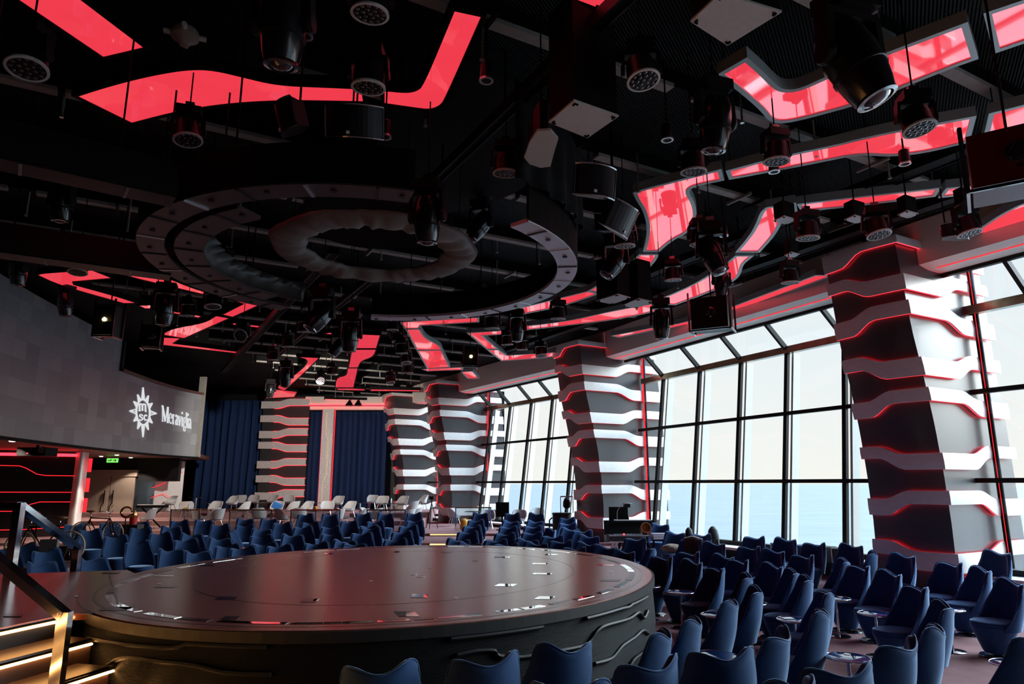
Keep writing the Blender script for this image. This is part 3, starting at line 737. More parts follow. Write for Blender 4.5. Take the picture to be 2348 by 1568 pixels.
# ---------------------------------------------------------------- red light panels in the ceiling
ZP = 7.3
PANELS = [
 ([(-70, -77), (45, 0), (237, 130), (330, 108), (188, 0), (80, -82)], 0, 'long straight red light panel in the top left corner of the ceiling'),
 ([(178, 220), (240, 200), (310, 181), (380, 166), (440, 158), (490, 160), (550, 174), (610, 189), (660, 196), (740, 199), (828, 203), (832, 232), (740, 230), (660, 229), (560, 233), (470, 243), (390, 258), (302, 281)], 0, 'big wavy red light panel that widens to a point, over the stage at left'),
 ([(882, 207), (930, 212), (955, 208), (972, 195), (1043, 24), (1103, 37), (1020, 225), (1008, 242), (985, 250), (958, 247), (882, 236)], 0, 'L-shaped red light panel with a rounded corner above the stage'),
 ([(1391, 25), (1450, -25), (1330, -75), (1220, -40)], 0, 'red light panel corner at the top edge above the long black trough'),
 ([(1661, 168), (1708, 141), (1739, 168), (1772, 202), (1794, 211), (1834, 208), (1895, 180), (2011, 133), (2204, 61), (2226, 132), (2167, 153), (1987, 227), (1846, 266), (1797, 276), (1772, 271), (1756, 248), (1711, 208)], 1, 'large hooked red panel reflecting the windows, behind the biggest hanging moving head'),
 ([(2274, 30), (2348, 5), (2430, -22), (2430, 62), (2348, 90), (2293, 109)], 1, 'glossy red panel in the top right corner of the ceiling'),
 ([(1675, 391), (1803, 357), (1910, 336), (1987, 316), (2109, 292), (2224, 271), (2211, 323), (2122, 345), (2048, 353), (1987, 349), (1941, 354), (1913, 360), (1803, 382), (1680, 405)], 1, 'long slender red panel reflecting the windows, with two wash lights under it'),
 ([(2280, 260), (2348, 243), (2430, 222), (2430, 274), (2348, 293), (2267, 313)], 1, 'glossy red panel at the right edge just above the big projector'),
 ([(1645, 392), (1547, 417), (1480, 434), (1461, 441), (1468, 458), (1482, 478), (1492, 515), (1489, 548), (1482, 573), (1508, 573), (1522, 560), (1541, 546), (1569, 532), (1584, 516), (1590, 491), (1584, 464), (1569, 440), (1577, 429), (1597, 421), (1650, 410)], 1, 'vase-shaped red panel full of window reflections, right of the curved speakers'),
 ([(1470, 584), (1503, 584), (1494, 602), (1466, 623), (1423, 646), (1373, 667), (1355, 665), (1398, 641), (1440, 613)], 1, 'curved tapering red panel continuing below the vase-shaped one'),
 ([(1348, 668), (1366, 673), (1290, 700), (1200, 718), (1190, 707), (1260, 690)], 1, 'slim red panel running along the right outside of the overhead ring'),
 ([(922, 738), (1094, 728), (1094, 737), (962, 745), (957, 752), (931, 752)], 1, 'thin red panel under the far edge of the overhead ring'),
 ([(934, 755), (960, 755), (972, 775), (1005, 791), (1010, 801), (958, 801)], 1, 'red panel with a stepped side in the middle of the far zigzag'),
 ([(960, 804), (1010, 803), (1029, 841), (982, 844)], 1, 'four-sided glossy red panel at the lower end of the far zigzag'),
 ([(971, 846), (1056, 842), (1058, 847), (982, 850)], 1, 'thin horizontal red strip above the column at the end of the aisle'),
 ([(1060, 852), (1082, 851), (1096, 867), (1075, 867)], 1, 'smallest slanted red panel above the column at the end of the aisle'),
 ([(1075, 763), (1168, 757), (1168, 764), (1102, 768), (1138, 799), (1118, 799)], 1, 'upper half of the arrow-shaped red panel left of the column behind the mixing desk'),
 ([(1121, 802), (1141, 802), (1160, 815), (1270, 808), (1272, 816), (1240, 820), (1152, 826)], 1, 'lower half of the arrow-shaped red panel left of the column behind the mixing desk'),
 ([(1175, 751), (1300, 737), (1404, 713), (1493, 697), (1530, 704), (1440, 727), (1300, 745), (1175, 758)], 1, 'long red panel above the column behind the mixing desk'),
 ([(1505, 690), (1589, 655), (1645, 621), (1674, 600), (1690, 587), (1719, 587), (1697, 605), (1693, 624), (1682, 641), (1637, 663), (1547, 697), (1532, 696)], 1, 'wide curved red panel over the middle window bay'),
 ([(1695, 575), (1727, 537), (1741, 512), (1752, 484), (1762, 476), (1816, 467), (1819, 482), (1799, 489), (1788, 501), (1771, 537), (1737, 575)], 1, 'bent red panel reflecting pale sky, left of the row of small boxes'),
 ([(1838, 468), (1950, 454), (2146, 433), (2137, 447), (1950, 470), (1845, 480)], 1, 'long thin red panel above the top of the nearest column'),
 ([(2177, 432), (2257, 424), (2269, 437), (2164, 448)], 1, 'short red panel beside the big projector at right'),
 ([(2235, 534), (2327, 473), (2430, 440), (2430, 505), (2348, 529)], 1, 'pale glossy panel beside the right window bay at the right edge'),
 ([(1670, 707), (1872, 631), (1902, 632), (1688, 711)], 1, 'slender red panel along the white soffit of the middle window bay'),
 ([(1407, 769), (1494, 752), (1499, 755), (1421, 772)], 1, 'tiny red strip just above the column behind the mixing desk'),
 ([(1530, 748), (1583, 735), (1581, 742), (1533, 752)], 1, 'tiny red strip left of the black projector box under the soffit'),
 ([(87, 630), (98, 626), (211, 619), (256, 637), (165, 645), (168, 652), (266, 679), (312, 694), (285, 695), (138, 654)], 0, 'hairpin-shaped red panel above the video screen'),
 ([(318, 700), (345, 699), (348, 707), (333, 707)], 0, 'short red panel piece beside the moving head over the video screen'),
 ([(251, 614), (361, 628), (383, 637), (453, 665), (514, 680), (490, 680), (361, 649), (294, 633)], 0, 'dart-shaped red panel under the left side of the overhead ring'),
 ([(531, 687), (591, 700), (533, 726), (511, 721), (560, 696)], 0, 'upper bent piece of the red zigzag left of the long rail'),
 ([(496, 724), (525, 729), (422, 775), (372, 767), (395, 753), (471, 740)], 0, 'middle slanted piece of the red zigzag left of the long rail'),
 ([(367, 773), (413, 775), (395, 787), (560, 808), (555, 811), (361, 789)], 0, 'lowest pointed piece of the red zigzag left of the long rail'),
 ([(533, 740), (609, 748), (604, 752), (536, 744)], 0, 'thin short red strip crossing toward the long rail'),
 ([(395, 713), (461, 724), (455, 728), (395, 717)], 0, 'thin red strip behind the wash light over the video screen notch'),
 ([(743, 764), (779, 760), (820, 766), (871, 768), (862, 798), (809, 798), (815, 775)], 0, 'top piece of the tall red panel over the far curtains'),
 ([(808, 801), (862, 801), (855, 818), (827, 827), (820, 842), (800, 842)], 0, 'middle piece of the tall red panel over the far curtains'),
 ([(798, 844), (820, 844), (810, 888), (770, 888), (772, 865), (796, 861)], 0, 'bottom piece of the tall red panel over the far curtains'),
 ([(773, 890), (810, 890), (836, 892), (836, 895), (775, 894)], 0, 'thin red strip at the foot of the tall red panel'),
 ([(850, 892), (962, 894), (962, 897), (850, 896)], 0, 'thin red strip leading to the farthest striped column'),
 ([(684, 818), (731, 820), (690, 861), (652, 895), (631, 888), (676, 861), (714, 826)], 0, 'slanted red panel above the flat striped pillar'),
 ([(628, 892), (681, 898), (674, 910), (610, 913)], 0, 'small red panel touching the top of the flat striped pillar'),
 ([(745, 914), (848, 917), (848, 921), (745, 919)], 0, 'thin red strip above the cream pelmet'),
]
pan_xy = []
for pts, fr, label in PANELS:
    poly = [tuple(at(x, y, ZP)[:2]) for x, y in pts]
    if area2(poly) < 0: poly = poly[::-1]
    poly = soften(poly)
    c = V((sum(p[0] for p in poly) / len(poly), sum(p[1] for p in poly) / len(poly), ZP))
    pan_xy.append(poly)
    root = empty('ceiling_light_panel', c, label, 'light panel', 'red ceiling light panels')
    MB().prism(poly, ZP, ZP + .05).build('diffuser', M_red, root)
    D = max(.8, c.y)
    w = .07 if fr else .05
    outer = offset_poly(poly, w)
    MB().ringprism(outer, offset_poly(poly, .002), ZP - .015, ZP + .14).build('frame', M_frame if fr else M_black, root)
    MB().prism(offset_poly(poly, w - .02), ZP + .1, ZP + .135).build('back_tray', M_black, root)
    for k in (0, len(poly) // 2):
        MB().bar((poly[k][0], poly[k][1], ZP + .1), (poly[k][0], poly[k][1], 7.98), .012).build('hanger', M_black, root)

# ---------------------------------------------------------------- ceiling beams, hangers and long troughs
def along(p, a, b, z): return V((p.x, p.y, 0)) + a * b + V((0, 0, z))
bk = 0
for t in [i * 2.15 for i in range(1, 20)]:
    bk += 1
    c = W2 * t; n0 = 0; n1 = 16.5 if t < 10 else (15.0 if t < 20 else 13.6)
    # beams stop at the soffit of the windows
    lim = (colA - c).dot(N2) + .3
    n1 = min(n1, lim) if t < 40 else n1
    n0 = 1.2 if t < 9 else (-11.6 - c.x) / .8718
    a, b = c + N2 * n0 + V((0, 0, 7.72)), c + N2 * n1 + V((0, 0, 7.72))
    root = empty('ceiling_beam', (a + b) / 2, 'grey steel ceiling beam carrying hangers, %s from the viewer' % ORD[bk], 'beam', 'grey ceiling beams')
    d = (b - a).normalized(); L = (b - a).length; s_ = 0.
    bb = MB(); k = 0
    while s_ < L:
        e_ = min(L, s_ + 1.1 + random.random() * 1.6)
        bb.bar(a + d * s_, a + d * e_, .17, .06); s_ = e_ + random.choice((.0, .1, .45))
    bb.build('beam', M_beam, root)
    bb = MB().bar(a + V((0, 0, .15)), b + V((0, 0, .15)), .09, .26).build('web', M_black, root)
    for k in range(int(L / 1.7)):
        s_ = (k + .2 + .6 * random.random()) * 1.7
        if s_ > L: break
        p = a + d * s_ + W2 * random.uniform(-.25, .25); ln = random.uniform(.2, .55)
        MB().bar(p + V((0, 0, .2)), p + V((0, 0, -ln)), .025).box(p + V((0, 0, -ln)), (.05, .05, .03), .5).build('hanger_rod', M_beam if k % 3 else M_alu, root)
    for k in range(int(L / 2.6)):
        p = a + d * (random.random() * L) + V((0, 0, -.05))
        MB().bar(p - W2 * .3, p + W2 * .3, .05, .05).build('strut_clip', M_beam if k % 2 else M_black, root)
for i, (px, py, z, l0, l1, w, lab) in enumerate([(1380, 42, 7.1, -3, 5.2, .12, 'long black trough running from the top edge past the suspended boxes'),
        (725, 620, 6.9, -1.5, 16, .16, 'long black rail crossing the ceiling left of the cloth hoop'),
        (835, 650, 6.9, -1, 12, .12, 'second long black rail, behind the cloth hoop'),
        (1640, 640, 7.45, -7, 12, .3, 'wide black ceiling rib above the middle window bay'), (1990, 430, 7.5, -7, 9, .3, 'wide black ceiling rib over the nearest column')]):
    p = at(px, py, z); a, b = p + W2 * l0, p + W2 * l1
    root = empty('ceiling_rail', (a + b) / 2, lab, 'rail', 'black ceiling rails')
    m_ = MB().bar(a, b, w, .12); m_.build('rail_body', M_black, root)
    for sgn in (-1, 1): MB().bar(a + N2 * sgn * w * .55, b + N2 * sgn * w * .55, .025, .16).build('rail_lip', M_dark if w < .25 else M_black, root)
    for k in range(4):
        q = a.lerp(b, (k + .5) / 4); MB().bar(q, V((q.x, q.y, 7.99)), .03).build('hanger_rod', M_black, root)

# ---------------------------------------------------------------- overhead ring and cloth hoop
ZR, RR = 5.5, 3.2
def ang_of(px, py, z=ZR):
    p = at(px, py, z) - RC; return math.atan2(p.y, p.x)
def arc(root, a0, a1, r, w, h, name, track=True, n=48):
    n = max(8, int(abs(a1 - a0) / (2 * math.pi) * 90))
    fr = lambda rr, z: [RC + V((rr * math.cos(lerp(a0, a1, i / n)), rr * math.sin(lerp(a0, a1, i / n)), z)) for i in range(n + 1)]
    o, i_ = fr(r, ZR), fr(r - w, ZR); o2, i2 = fr(r, ZR + .05), fr(r - w, ZR + .05)
    t = MB().slab([[a, b] for a, b in zip(o, i_)], [[a, b] for a, b in zip(o2, i2)]).build('track_face', M_tracklit if name == 'right' else M_trackshade, root)  # right arc takes the lit copy, left arcs the shaded one
    oo = fr(r + .01, ZR + .02); oh = fr(r + .01, ZR + h); ob = fr(r - .03, ZR + .02); obh = fr(r - .03, ZR + h)
    MB().slab([[a, b] for a, b in zip(oo, oh)], [[a, b] for a, b in zip(ob, obh)]).build('fascia', M_black, root)
    for k in range(int(abs(a1 - a0) * r / .85) + 1):
        a = a0 + (a1 - a0) * (k + .5) / (int(abs(a1 - a0) * r / .85) + 1); u = V((math.cos(a), math.sin(a), 0)); v = V((-u.y, u.x, 0))
        c = RC + u * (r - w / 2) + V((0, 0, ZR - .006)); MB().obox(c, u * w * .48, v * .018, V((0, 0, .006))).build('joint_bar', M_alu if track == 1 and k % 2 else M_dark, t)
        c2 = RC + u * (r - w / 2) + v * .28 + V((0, 0, ZR - .005)); MB().lathe([(.035, 0), (.035, -.012)], 8, c2).build('bolt_plate', M_dark, t)
    for k in range(int(abs(a1 - a0) * r / 1.6) + 1):
        a = a0 + (a1 - a0) * (k + .5) / (int(abs(a1 - a0) * r / 1.6) + 1); c = RC + V((math.cos(a) * (r - w / 2), math.sin(a) * (r - w / 2), 0))
        MB().bar(c + V((0, 0, ZR + .04)), c + V((0, 0, 7.98)), .018).build('drop_rod', M_black, root)
ring = empty('overhead_track_ring', RC + V((0, 0, ZR)), 'large round black and grey track ring hanging over the stage', 'track ring')
aL0, aL1 = ang_of(652, 708), ang_of(945, 448) + 2 * math.pi
if aL0 < 0: aL0 += 2 * math.pi
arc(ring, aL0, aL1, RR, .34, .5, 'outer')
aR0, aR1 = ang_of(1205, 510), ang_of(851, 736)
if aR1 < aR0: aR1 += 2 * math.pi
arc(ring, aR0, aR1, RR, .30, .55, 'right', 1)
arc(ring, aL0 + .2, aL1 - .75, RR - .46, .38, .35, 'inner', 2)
# inner black tray under left part, with creased cover
fr = []; bkk = []
for i in range(41):
    a = lerp(aL0 - .02, aL0 + 1.35, i / 40); u = V((math.cos(a), math.sin(a), 0))
    w1 = .06 * math.sin(i * 1.3) + .04 * math.sin(i * 2.9)
    fr.append([RC + u * (2.42) + V((0, 0, ZR + .02)), RC + u * 2.40 + V((0, 0, ZR + .22)), RC + u * (2.28 + w1) + V((0, 0, ZR + .32 + .6 * w1))]); bkk.append([p - u * .03 for p in fr[-1]])
MB().slab(fr, bkk).build('cover_sheet', M_creased, ring, True)
hz = 5.83; HR0, HR1 = 1.58, 1.04; HC = V((-2.13, 10.15, 0))
hoop = empty('cloth_hoop', HC + V((0, 0, hz)), 'flat round hoop wrapped in creased black cloth, hanging inside the track ring', 'hoop')
n = 120; rows = []
for i in range(n):
    a = 2 * math.pi * i / n; u = V((math.cos(a), math.sin(a), 0)); cr_ = .022 * math.sin(a * 23 + 2 * math.sin(a * 5)) + .018 * math.sin(a * 41) * (1 if math.sin(a * 3) > 0 else .2)
    ro, ri = HR0 + .02 * math.sin(a * 9), HR1 + .03 * math.sin(a * 12 + 1)
    rows.append([HC + u * r_ + V((0, 0, hz + z + cr_ * k)) for r_, z, k in ((ro, .06, .2), (ro - .03, .0, .3), (lerp(ro, ri, .25), -.05, .9), (lerp(ro, ri, .5), -.06, 1), (lerp(ro, ri, .75), -.045, 1.2), (ri + .03, .0, .5), (ri, .06, .3), (lerp(ro, ri, .5), .16, 0))])
MB().grid(rows, closeu=True, closev=True).build('cloth_wrap', M_cloth, hoop, True)
MB().lathe([(1.2, 6.3 - hz), (1.2, 6.33 - hz)], 40, HC + V((0, 0, hz))).build('inner_cloth', M_drape, hoop)
sec = [RC + V((0, 0, 0))] + [RC + V((2.85 * math.cos(a), 2.85 * math.sin(a), 0)) for a in [R(-70) + R(200) * i / 24 for i in range(25)]]
MB().prism([(p.x, p.y) for p in sec], 7.6, 7.62).build('canopy_cloth', M_drape, ring)
for k in range(6):
    a = k * math.pi / 3; c = HC + V((1.3 * math.cos(a), 1.3 * math.sin(a), 0)); MB().bar(c + V((0, 0, hz + .1)), c + V((0, 0, 7.4)), .012).build('drop_rod', M_black, hoop)
fr = []; bkk = []
for i in range(25):                      # cloth hanging from the right side of the ring
    t = i / 24; a = lerp(aR0 - .1, aR0 + .55, t); u = V((math.cos(a), math.sin(a), 0)); wv = .05 * math.sin(t * 30)
    col = [RC + u * (RR + .1 + wv * k) + V((0, 0, lerp(7.3 - .3 * t, ZR + .45, k))) for k in (0, .35, .7, 1)]
    fr.append(col); bkk.append([p - u * .02 for p in col])
MB().slab(fr, bkk).build('hanging_cloth', M_drape, ring, True)
# straight track beams leading away to the left
for (xa, ya, xb, yb, z, h, lab) in ((-60, 567, 392, 628, 5.5, .42, 'straight black track beam joining the left side of the ring, lower in view'), (-60, 345, 405, 449, 5.5, .4, 'dark red perforated track beam joining the near left side of the ring')):
    a, b = at(xa, ya, z), at(xb, yb, z); d = (b - a).normalized(); a = a - d * 3
    n = V((-d.y, d.x, 0))
    root = empty('track_beam', (a + b) / 2, lab, 'beam', 'black track beams')
    MB().bar(a + V((0, 0, h / 2)), b + V((0, 0, h / 2)), .06, h).build('fascia', M_dark, root)
    MB().bar(a + n * .18, b + n * .18, .34, .04).build('track_face', M_dark, root)
    for k in range(5): MB().obox(a.lerp(b, (k + .5) / 5) + n * .18 + V((0, 0, -.03)), n * .15, d * .015, V((0, 0, .006))).build('joint_bar', M_beam, root)
    for k in range(4): q = a.lerp(b, (k + .5) / 4); MB().bar(q + V((0, 0, h)), V((q.x, q.y, 7.98)), .015).build('drop_rod', M_black, root)

# ---------------------------------------------------------------- hanging fixtures
def make_mover(tilt, ph):
    root = empty('hanging_moving_head', (0, 0, 0))
    MB().tube([(0, 0, 0), (0, 0, 1)], .009, 6).build('drop_pipe', M_black, root)
    MB().box((0, 0, -.03), (.12, .08, .1)).build('clamp', M_darkchrome, root)
    MB().box((0, 0, -.14), (.36, .26, .13)).box((0, 0, -.215), (.28, .22, .03)).build('base', M_dark, root)
    yk = MB().box((0, 0, -.255), (.42, .13, .05))
    for s_ in (-1, 1): yk.bar((s_ * .2, 0, -.24), (s_ * .215, 0, -.56), .045, .13, up=(0, 1, 0)).lathe([(.075, -.03), (.085, 0), (.075, .03)], 14, (s_ * .215, 0, -.56), Matrix.Rotation(math.pi / 2, 3, 'Y'))
    yk.build('yoke', M_dark, root)
    Mx = Matrix.Rotation(ph, 3, 'Z') @ Matrix.Rotation(tilt, 3, 'X'); c = V((0, 0, -.56))
    h = MB().lathe([(.09, .26), (.135, .245), (.165, .16), (.178, .02), (.172, -.12), (.15, -.26), (.128, -.335), (.112, -.335)], 24, c, Mx).build('head', M_blackgloss, root, True, ang=40)
    MB().lathe([(.172, -.10), (.18, -.105), (.18, -.125), (.168, -.13)], 24, c, Mx).build('trim_ring', M_dark, h, True, ang=40)
    MB().lathe([(.131, -.325), (.134, -.345), (.105, -.35), (.104, -.33)], 24, c, Mx).build('lens_ring', M_darkchrome, h, True, ang=40)
    MB().lathe([(.104, -.32), (.09, -.35), (.05, -.372), (.01, -.378)], 20, c, Mx).build('lens', M_lens, h, True)
    p = Mx @ V((.06, .169, .0)); MB().obox(c + p, Mx @ V((.035, -.01, 0)), Mx @ V((0, .004, 0)), Mx @ V((0, 0, .015))).build('label_plate', M_white, h)
    return root
def make_wash(tilt, ph, lens=None):
    root = empty('hanging_wash_light', (0, 0, 0))
    MB().tube([(0, 0, 0), (0, 0, 1)], .009, 6).build('drop_pipe', M_black, root)
    MB().box((0, 0, -.03), (.1, .07, .09)).build('clamp', M_darkchrome, root)
    MB().box((0, 0, -.12), (.28, .24, .1)).build('base', M_dark, root)
    yk = MB().box((0, 0, -.19), (.36, .1, .04))
    for s_ in (-1, 1): yk.bar((s_ * .175, 0, -.18), (s_ * .185, 0, -.36), .03, .1, up=(0, 1, 0)).lathe([(.055, -.02), (.055, .02)], 12, (s_ * .185, 0, -.36), Matrix.Rotation(math.pi / 2, 3, 'Y'))
    yk.build('yoke', M_dark, root)
    Mx = Matrix.Rotation(ph, 3, 'Z') @ Matrix.Rotation(tilt, 3, 'X'); c = V((0, 0, -.36))
    h = MB().lathe([(.09, .13), (.13, .11), (.15, .03), (.155, -.08), (.165, -.1), (.165, -.13), (.15, -.135)], 24, c, Mx).build('head', M_dark, root, True, ang=40)
    MB().lathe([(.168, -.118), (.172, -.138), (.148, -.142), (.146, -.125)], 28, c, Mx).build('front_ring', M_greyplate, h, True, ang=40)
    g = MB()
    for r_, k in ((0, 1), (.062, 6), (.118, 12)):
        for i in range(k):
            a = 2 * math.pi * i / k + (.26 if k == 12 else 0); q = c + Mx @ V((r_ * math.cos(a), r_ * math.sin(a), -.128))
            g.lathe([(.026, .01), (.026, 0), (.017, -.012), (.004, -.016)], 8, q, Mx)
    g.build('lens_array', lens or M_lens, h, True, ang=50)
    p = Mx @ V((.05, .146, .02)); MB().obox(c + p, Mx @ V((.03, -.008, 0)), Mx @ V((0, .004, 0)), Mx @ V((0, 0, .014))).build('label_plate', M_white, h)
    return root
movers = [make_mover(R(8), .3), make_mover(R(-22), 1.0), make_mover(R(34), 2.2)]
washes = [make_wash(R(5), .2), make_wash(R(-10), .9), make_wash(R(-62), 0.), make_wash(R(-50), .1, M_pinklit)]
T_m = [tree_of(o) for o in movers]; T_w = [tree_of(o) for o in washes]
used = set()
def hang(trees, k, px, py, w, real, drop, label, cat, group, rz=0.):
    t = trees[k]; D = real * F / w
    p = atD(px, py, D); z = p.z + drop
    if z > 7.6: f = (7.6 - drop - CAMH) / (p.z - CAMH); p = CAM + (p - CAM) * f; z = p.z + drop
    key = (id(trees), k); o = place_copy(t, key not in used, (p.x, p.y, z), rz, label, cat, group)
    used.add(key)
    for c in o.children:
        if c.name.startswith('drop_pipe'): c.scale.z = max(.05, 7.99 - z)
    return o
MOV = [(650, 55, 104, 0, 'big black moving head with red reflections hanging near the top edge, left of centre'), (1640, 278, 74, 0, 'black moving head hanging left of the hooked red panel, glowing red on its side'),
 (1952, 135, 122, 1, 'largest black moving head, hanging in front of the hooked red panel'), (980, 497, 64, 0, 'black moving head hanging over the gap in the near side of the track ring'),
 (1103, 515, 43, 2, 'tilted black moving head hanging just right of the cloth hoop'), (512, 620, 36, 0, 'black moving head hanging inside the left of the ring over the creased cover'),
 (140, 462, 38, 0, 'lone black moving head in the dark above the left track beam'), (150, 695, 32, 0, 'small moving head hanging in front of the top left of the video screen'),
 (378, 705, 42, 0, 'bulbous moving head hanging above the notch of the video screen'), (737, 722, 46, 2, 'moving head under the cloth hoop, between the two long rails'),
 (803, 768, 40, 0, 'moving head hanging in front of the tall red panel over the far curtains'), (775, 795, 27, 2, 'tilted smaller moving head just left of the tall red panel'),
 (655, 862, 26, 0, 'small moving head near the top of the flat striped pillar'), (1186, 752, 32, 0, 'moving head hanging in front of the arrow-shaped red panel'),
 (1632, 580, 54, 1, 'moving head hanging beside the wide curved red panel over the middle bay'), (1412, 598, 46, 2, 'black moving head tilted away, right of the ring and left of the tapering red panel'),
 (1517, 738, 40, 0, 'red-lit moving head hanging at the soffit left of the black projector box'), (1097, 692, 26, 0, 'moving head inside the far right of the track ring'),
 (620, 894, 18, 0, 'tiny far moving head above the wide navy curtain'), (42, 620, 30, 0, 'moving head at the left edge above the video screen'), (1655, 648, 30, 0, 'small moving head over the middle window bay under the curved red panel')]
for px, py, w, k, lab in MOV: hang(T_m, k, px, py, w, .36, .56, lab, 'moving head light', 'black moving heads hanging from the ceiling', random.uniform(-.5, .5))
WASH = [(65, 130, 85, 1, 'wash light with a round lens grid at the left edge near the top'), (850, 0, 85, 0, 'wash light cut by the top edge, above the L-shaped red panel'), (846, 172, 76, 0, 'wash light hanging in front of the gap between wavy and L-shaped panels'),
 (430, 300, 62, 1, 'red-lit wash light below the wide end of the wavy red panel'), (1470, 160, 74, 1, 'wash light hanging between the two suspended square boxes'), (1160, 375, 58, 0, 'wash light left of the octagonal grey speaker back'),
 (1590, 372, 58, 0, 'wash light just above the right arm of the vase-shaped panel'), (1780, 348, 58, 0, 'left one of two wash lights under the long slender panel'), (2100, 272, 70, 1, 'right one of two wash lights under the long slender panel'),
 (1432, 546, 47, 0, 'wash light left of the vase-shaped panel near the flat speaker box'), (1605, 543, 46, 0, 'wash light right of the vase-shaped panel, with red side'), (1852, 527, 50, 0, 'wash light right of the bent pale panel'),
 (2010, 520, 52, 1, 'wash light directly above the top of the nearest striped column'), (2217, 517, 50, 1, 'wash light by the pale panel at right, above the right window bay'), (1543, 628, 37, 0, 'wash light between tapering and wide curved red panels'),
 (1812, 633, 39, 0, 'wash light over the slender panel of the middle bay'), (480, 596, 34, 3, 'lit wash light inside the left of the ring'), (1010, 705, 32, 3, 'lit wash light at the far side of the ring'),
 (1280, 718, 34, 0, 'wash light under the far right curve of the ring'), (1128, 740, 34, 0, 'wash light hanging under the thin panel at the far edge of the ring'), (1163, 780, 26, 0, 'wash light inside the arrow-shaped panel, left one'), (1197, 792, 25, 0, 'wash light inside the arrow-shaped panel, middle one'),
 (1240, 806, 26, 1, 'wash light inside the arrow-shaped panel, right one by the column'), (488, 690, 36, 1, 'red-lit wash light under the left rim of the ring, above the zigzag'), (430, 712, 32, 0, 'wash light left of the zigzag above the screen notch'),
 (180, 610, 40, 1, 'red-lit wash light above the hairpin panel'), (697, 750, 29, 0, 'first of three wash lights on grey plates right of the long rail'), (660, 785, 26, 0, 'second of three wash lights on grey plates right of the long rail'), (626, 816, 24, 0, 'third of three wash lights on grey plates right of the long rail'),
 (901, 746, 27, 0, 'topmost wash light of the column of five left of the far zigzag'), (910, 773, 25, 1, 'second wash light of the column of five left of the far zigzag'), (921, 799, 28, 0, 'third wash light of the column of five left of the far zigzag'), (931, 823, 24, 1, 'fourth wash light of the column of five left of the far zigzag'), (937, 846, 22, 0, 'lowest wash light of the column of five left of the far zigzag'),
 (556, 766, 30, 2, 'wash light facing out, under the thin short strip left of the long rail'), (760, 850, 20, 0, 'small far wash light left of the tall red panel'), (735, 868, 20, 3, 'far wash light above the blue curtain gap, lit lens added'), (895, 870, 20, 1, 'small far wash light above the farthest column')]  # lit lens above the curtain gap is added to go with the fill spot
for px, py, w, k, lab in WASH: hang(T_w, k, px, py, w, .33, .36, lab, 'wash light', 'round wash lights hanging from the ceiling', random.uniform(-.4, .4) if k < 2 else (math.atan2(-px + CX, F) if k == 3 else 0))

sp = bpy.data.lights.new('added_fill_spot', 'SPOT'); sp.energy = 3600; sp.color = (1, .93, .85); sp.spot_size = R(75); sp.spot_blend = .6; sp.shadow_soft_size = .15  # added fill spot, brightens the dark striped pillar and far curtains
so = bpy.data.objects.new('added_fill_spot', sp); COL.objects.link(so); so.location = atD(735, 868, .33 * F / 20) + V((0, -.25, -.3)); so.rotation_euler = (V((-12.6, 41.5, 4.2)) - so.location).to_track_quat('-Z', 'Y').to_euler()

def rod_up(root, p, m=None):
    MB().bar(p, (p.x, p.y, 7.99), .018).build('drop_rod', m or M_black, root)
# suspended square boxes with grey bottom plates
def plate_box(quad, z, h, label):
    poly = [tuple(at(x, y, z)[:2]) for x, y in quad]
    if area2(poly) < 0: poly = poly[::-1]
    c = V((sum(p[0] for p in poly) / 4, sum(p[1] for p in poly) / 4, z)); root = empty('hanging_box', c, label, 'box', 'suspended black boxes with grey bottom plates')
    MB().prism(offset_poly(poly, -.01), z + .02, z + h).build('cabinet', M_black, root)
    MB().prism(poly, z, z + .02).build('bottom_plate', M_greyplate, root)
    for i, p in enumerate(poly):
        q = V((*p, z)).lerp(c, .12); e1 = (V((*poly[(i + 1) % 4], z)) - V((*p, z))).normalized(); e2 = (V((*poly[i - 1], z)) - V((*p, z))).normalized(); w = (V(poly[0]) - V(poly[1])).length * .08
        m_ = MB().bar(q + V((0, 0, -.008)) - e1 * w * .2, q + e1 * w + V((0, 0, -.008)), .015).bar(q + V((0, 0, -.008)) - e2 * w * .2, q + e2 * w + V((0, 0, -.008)), .015)
        m_.build('corner_bracket', M_black, root)
    rod_up(root, c + V((0, 0, h)))
plate_box([(1583, 50), (1652, -15), (1793, 28), (1668, 105)], 6.2, 1.1, 'large suspended black box with a grey bottom plate at the top edge')
plate_box([(1258, 281), (1316, 231), (1419, 267), (1347, 317)], 6.1, 1.3, 'suspended black box with grey bottom plate above the octagonal speaker back')
plate_box([(1367, 690), (1416, 675), (1446, 683), (1403, 698)], 6.1, .9, 'left one of two small suspended boxes over the red panel by the windows')
plate_box([(1425, 701), (1464, 685), (1496, 692), (1460, 707)], 6.1, .9, 'right one of two small suspended boxes over the red panel by the windows')
for px, py, s_, lab in ((1395, 600, 15, 'small square plate lamp right of the ring'), (1816, 585, 18, 'small square plate lamp left of the nearest column'), (1962, 503, 26, 'first of three small grey boxes above the nearest column'), (2082, 492, 24, 'second of three small grey boxes above the nearest column'), (2212, 475, 24, 'third of three small grey boxes above the nearest column'), (1800, 505, 26, 'small red-lit box hanging on the bent pale panel')):
    plate_box([(px - s_, py + 2), (px - s_ * .1, py - s_ * .35), (px + s_, py - 1), (px + s_ * .1, py + s_ * .4)], 6.7, .3, lab)
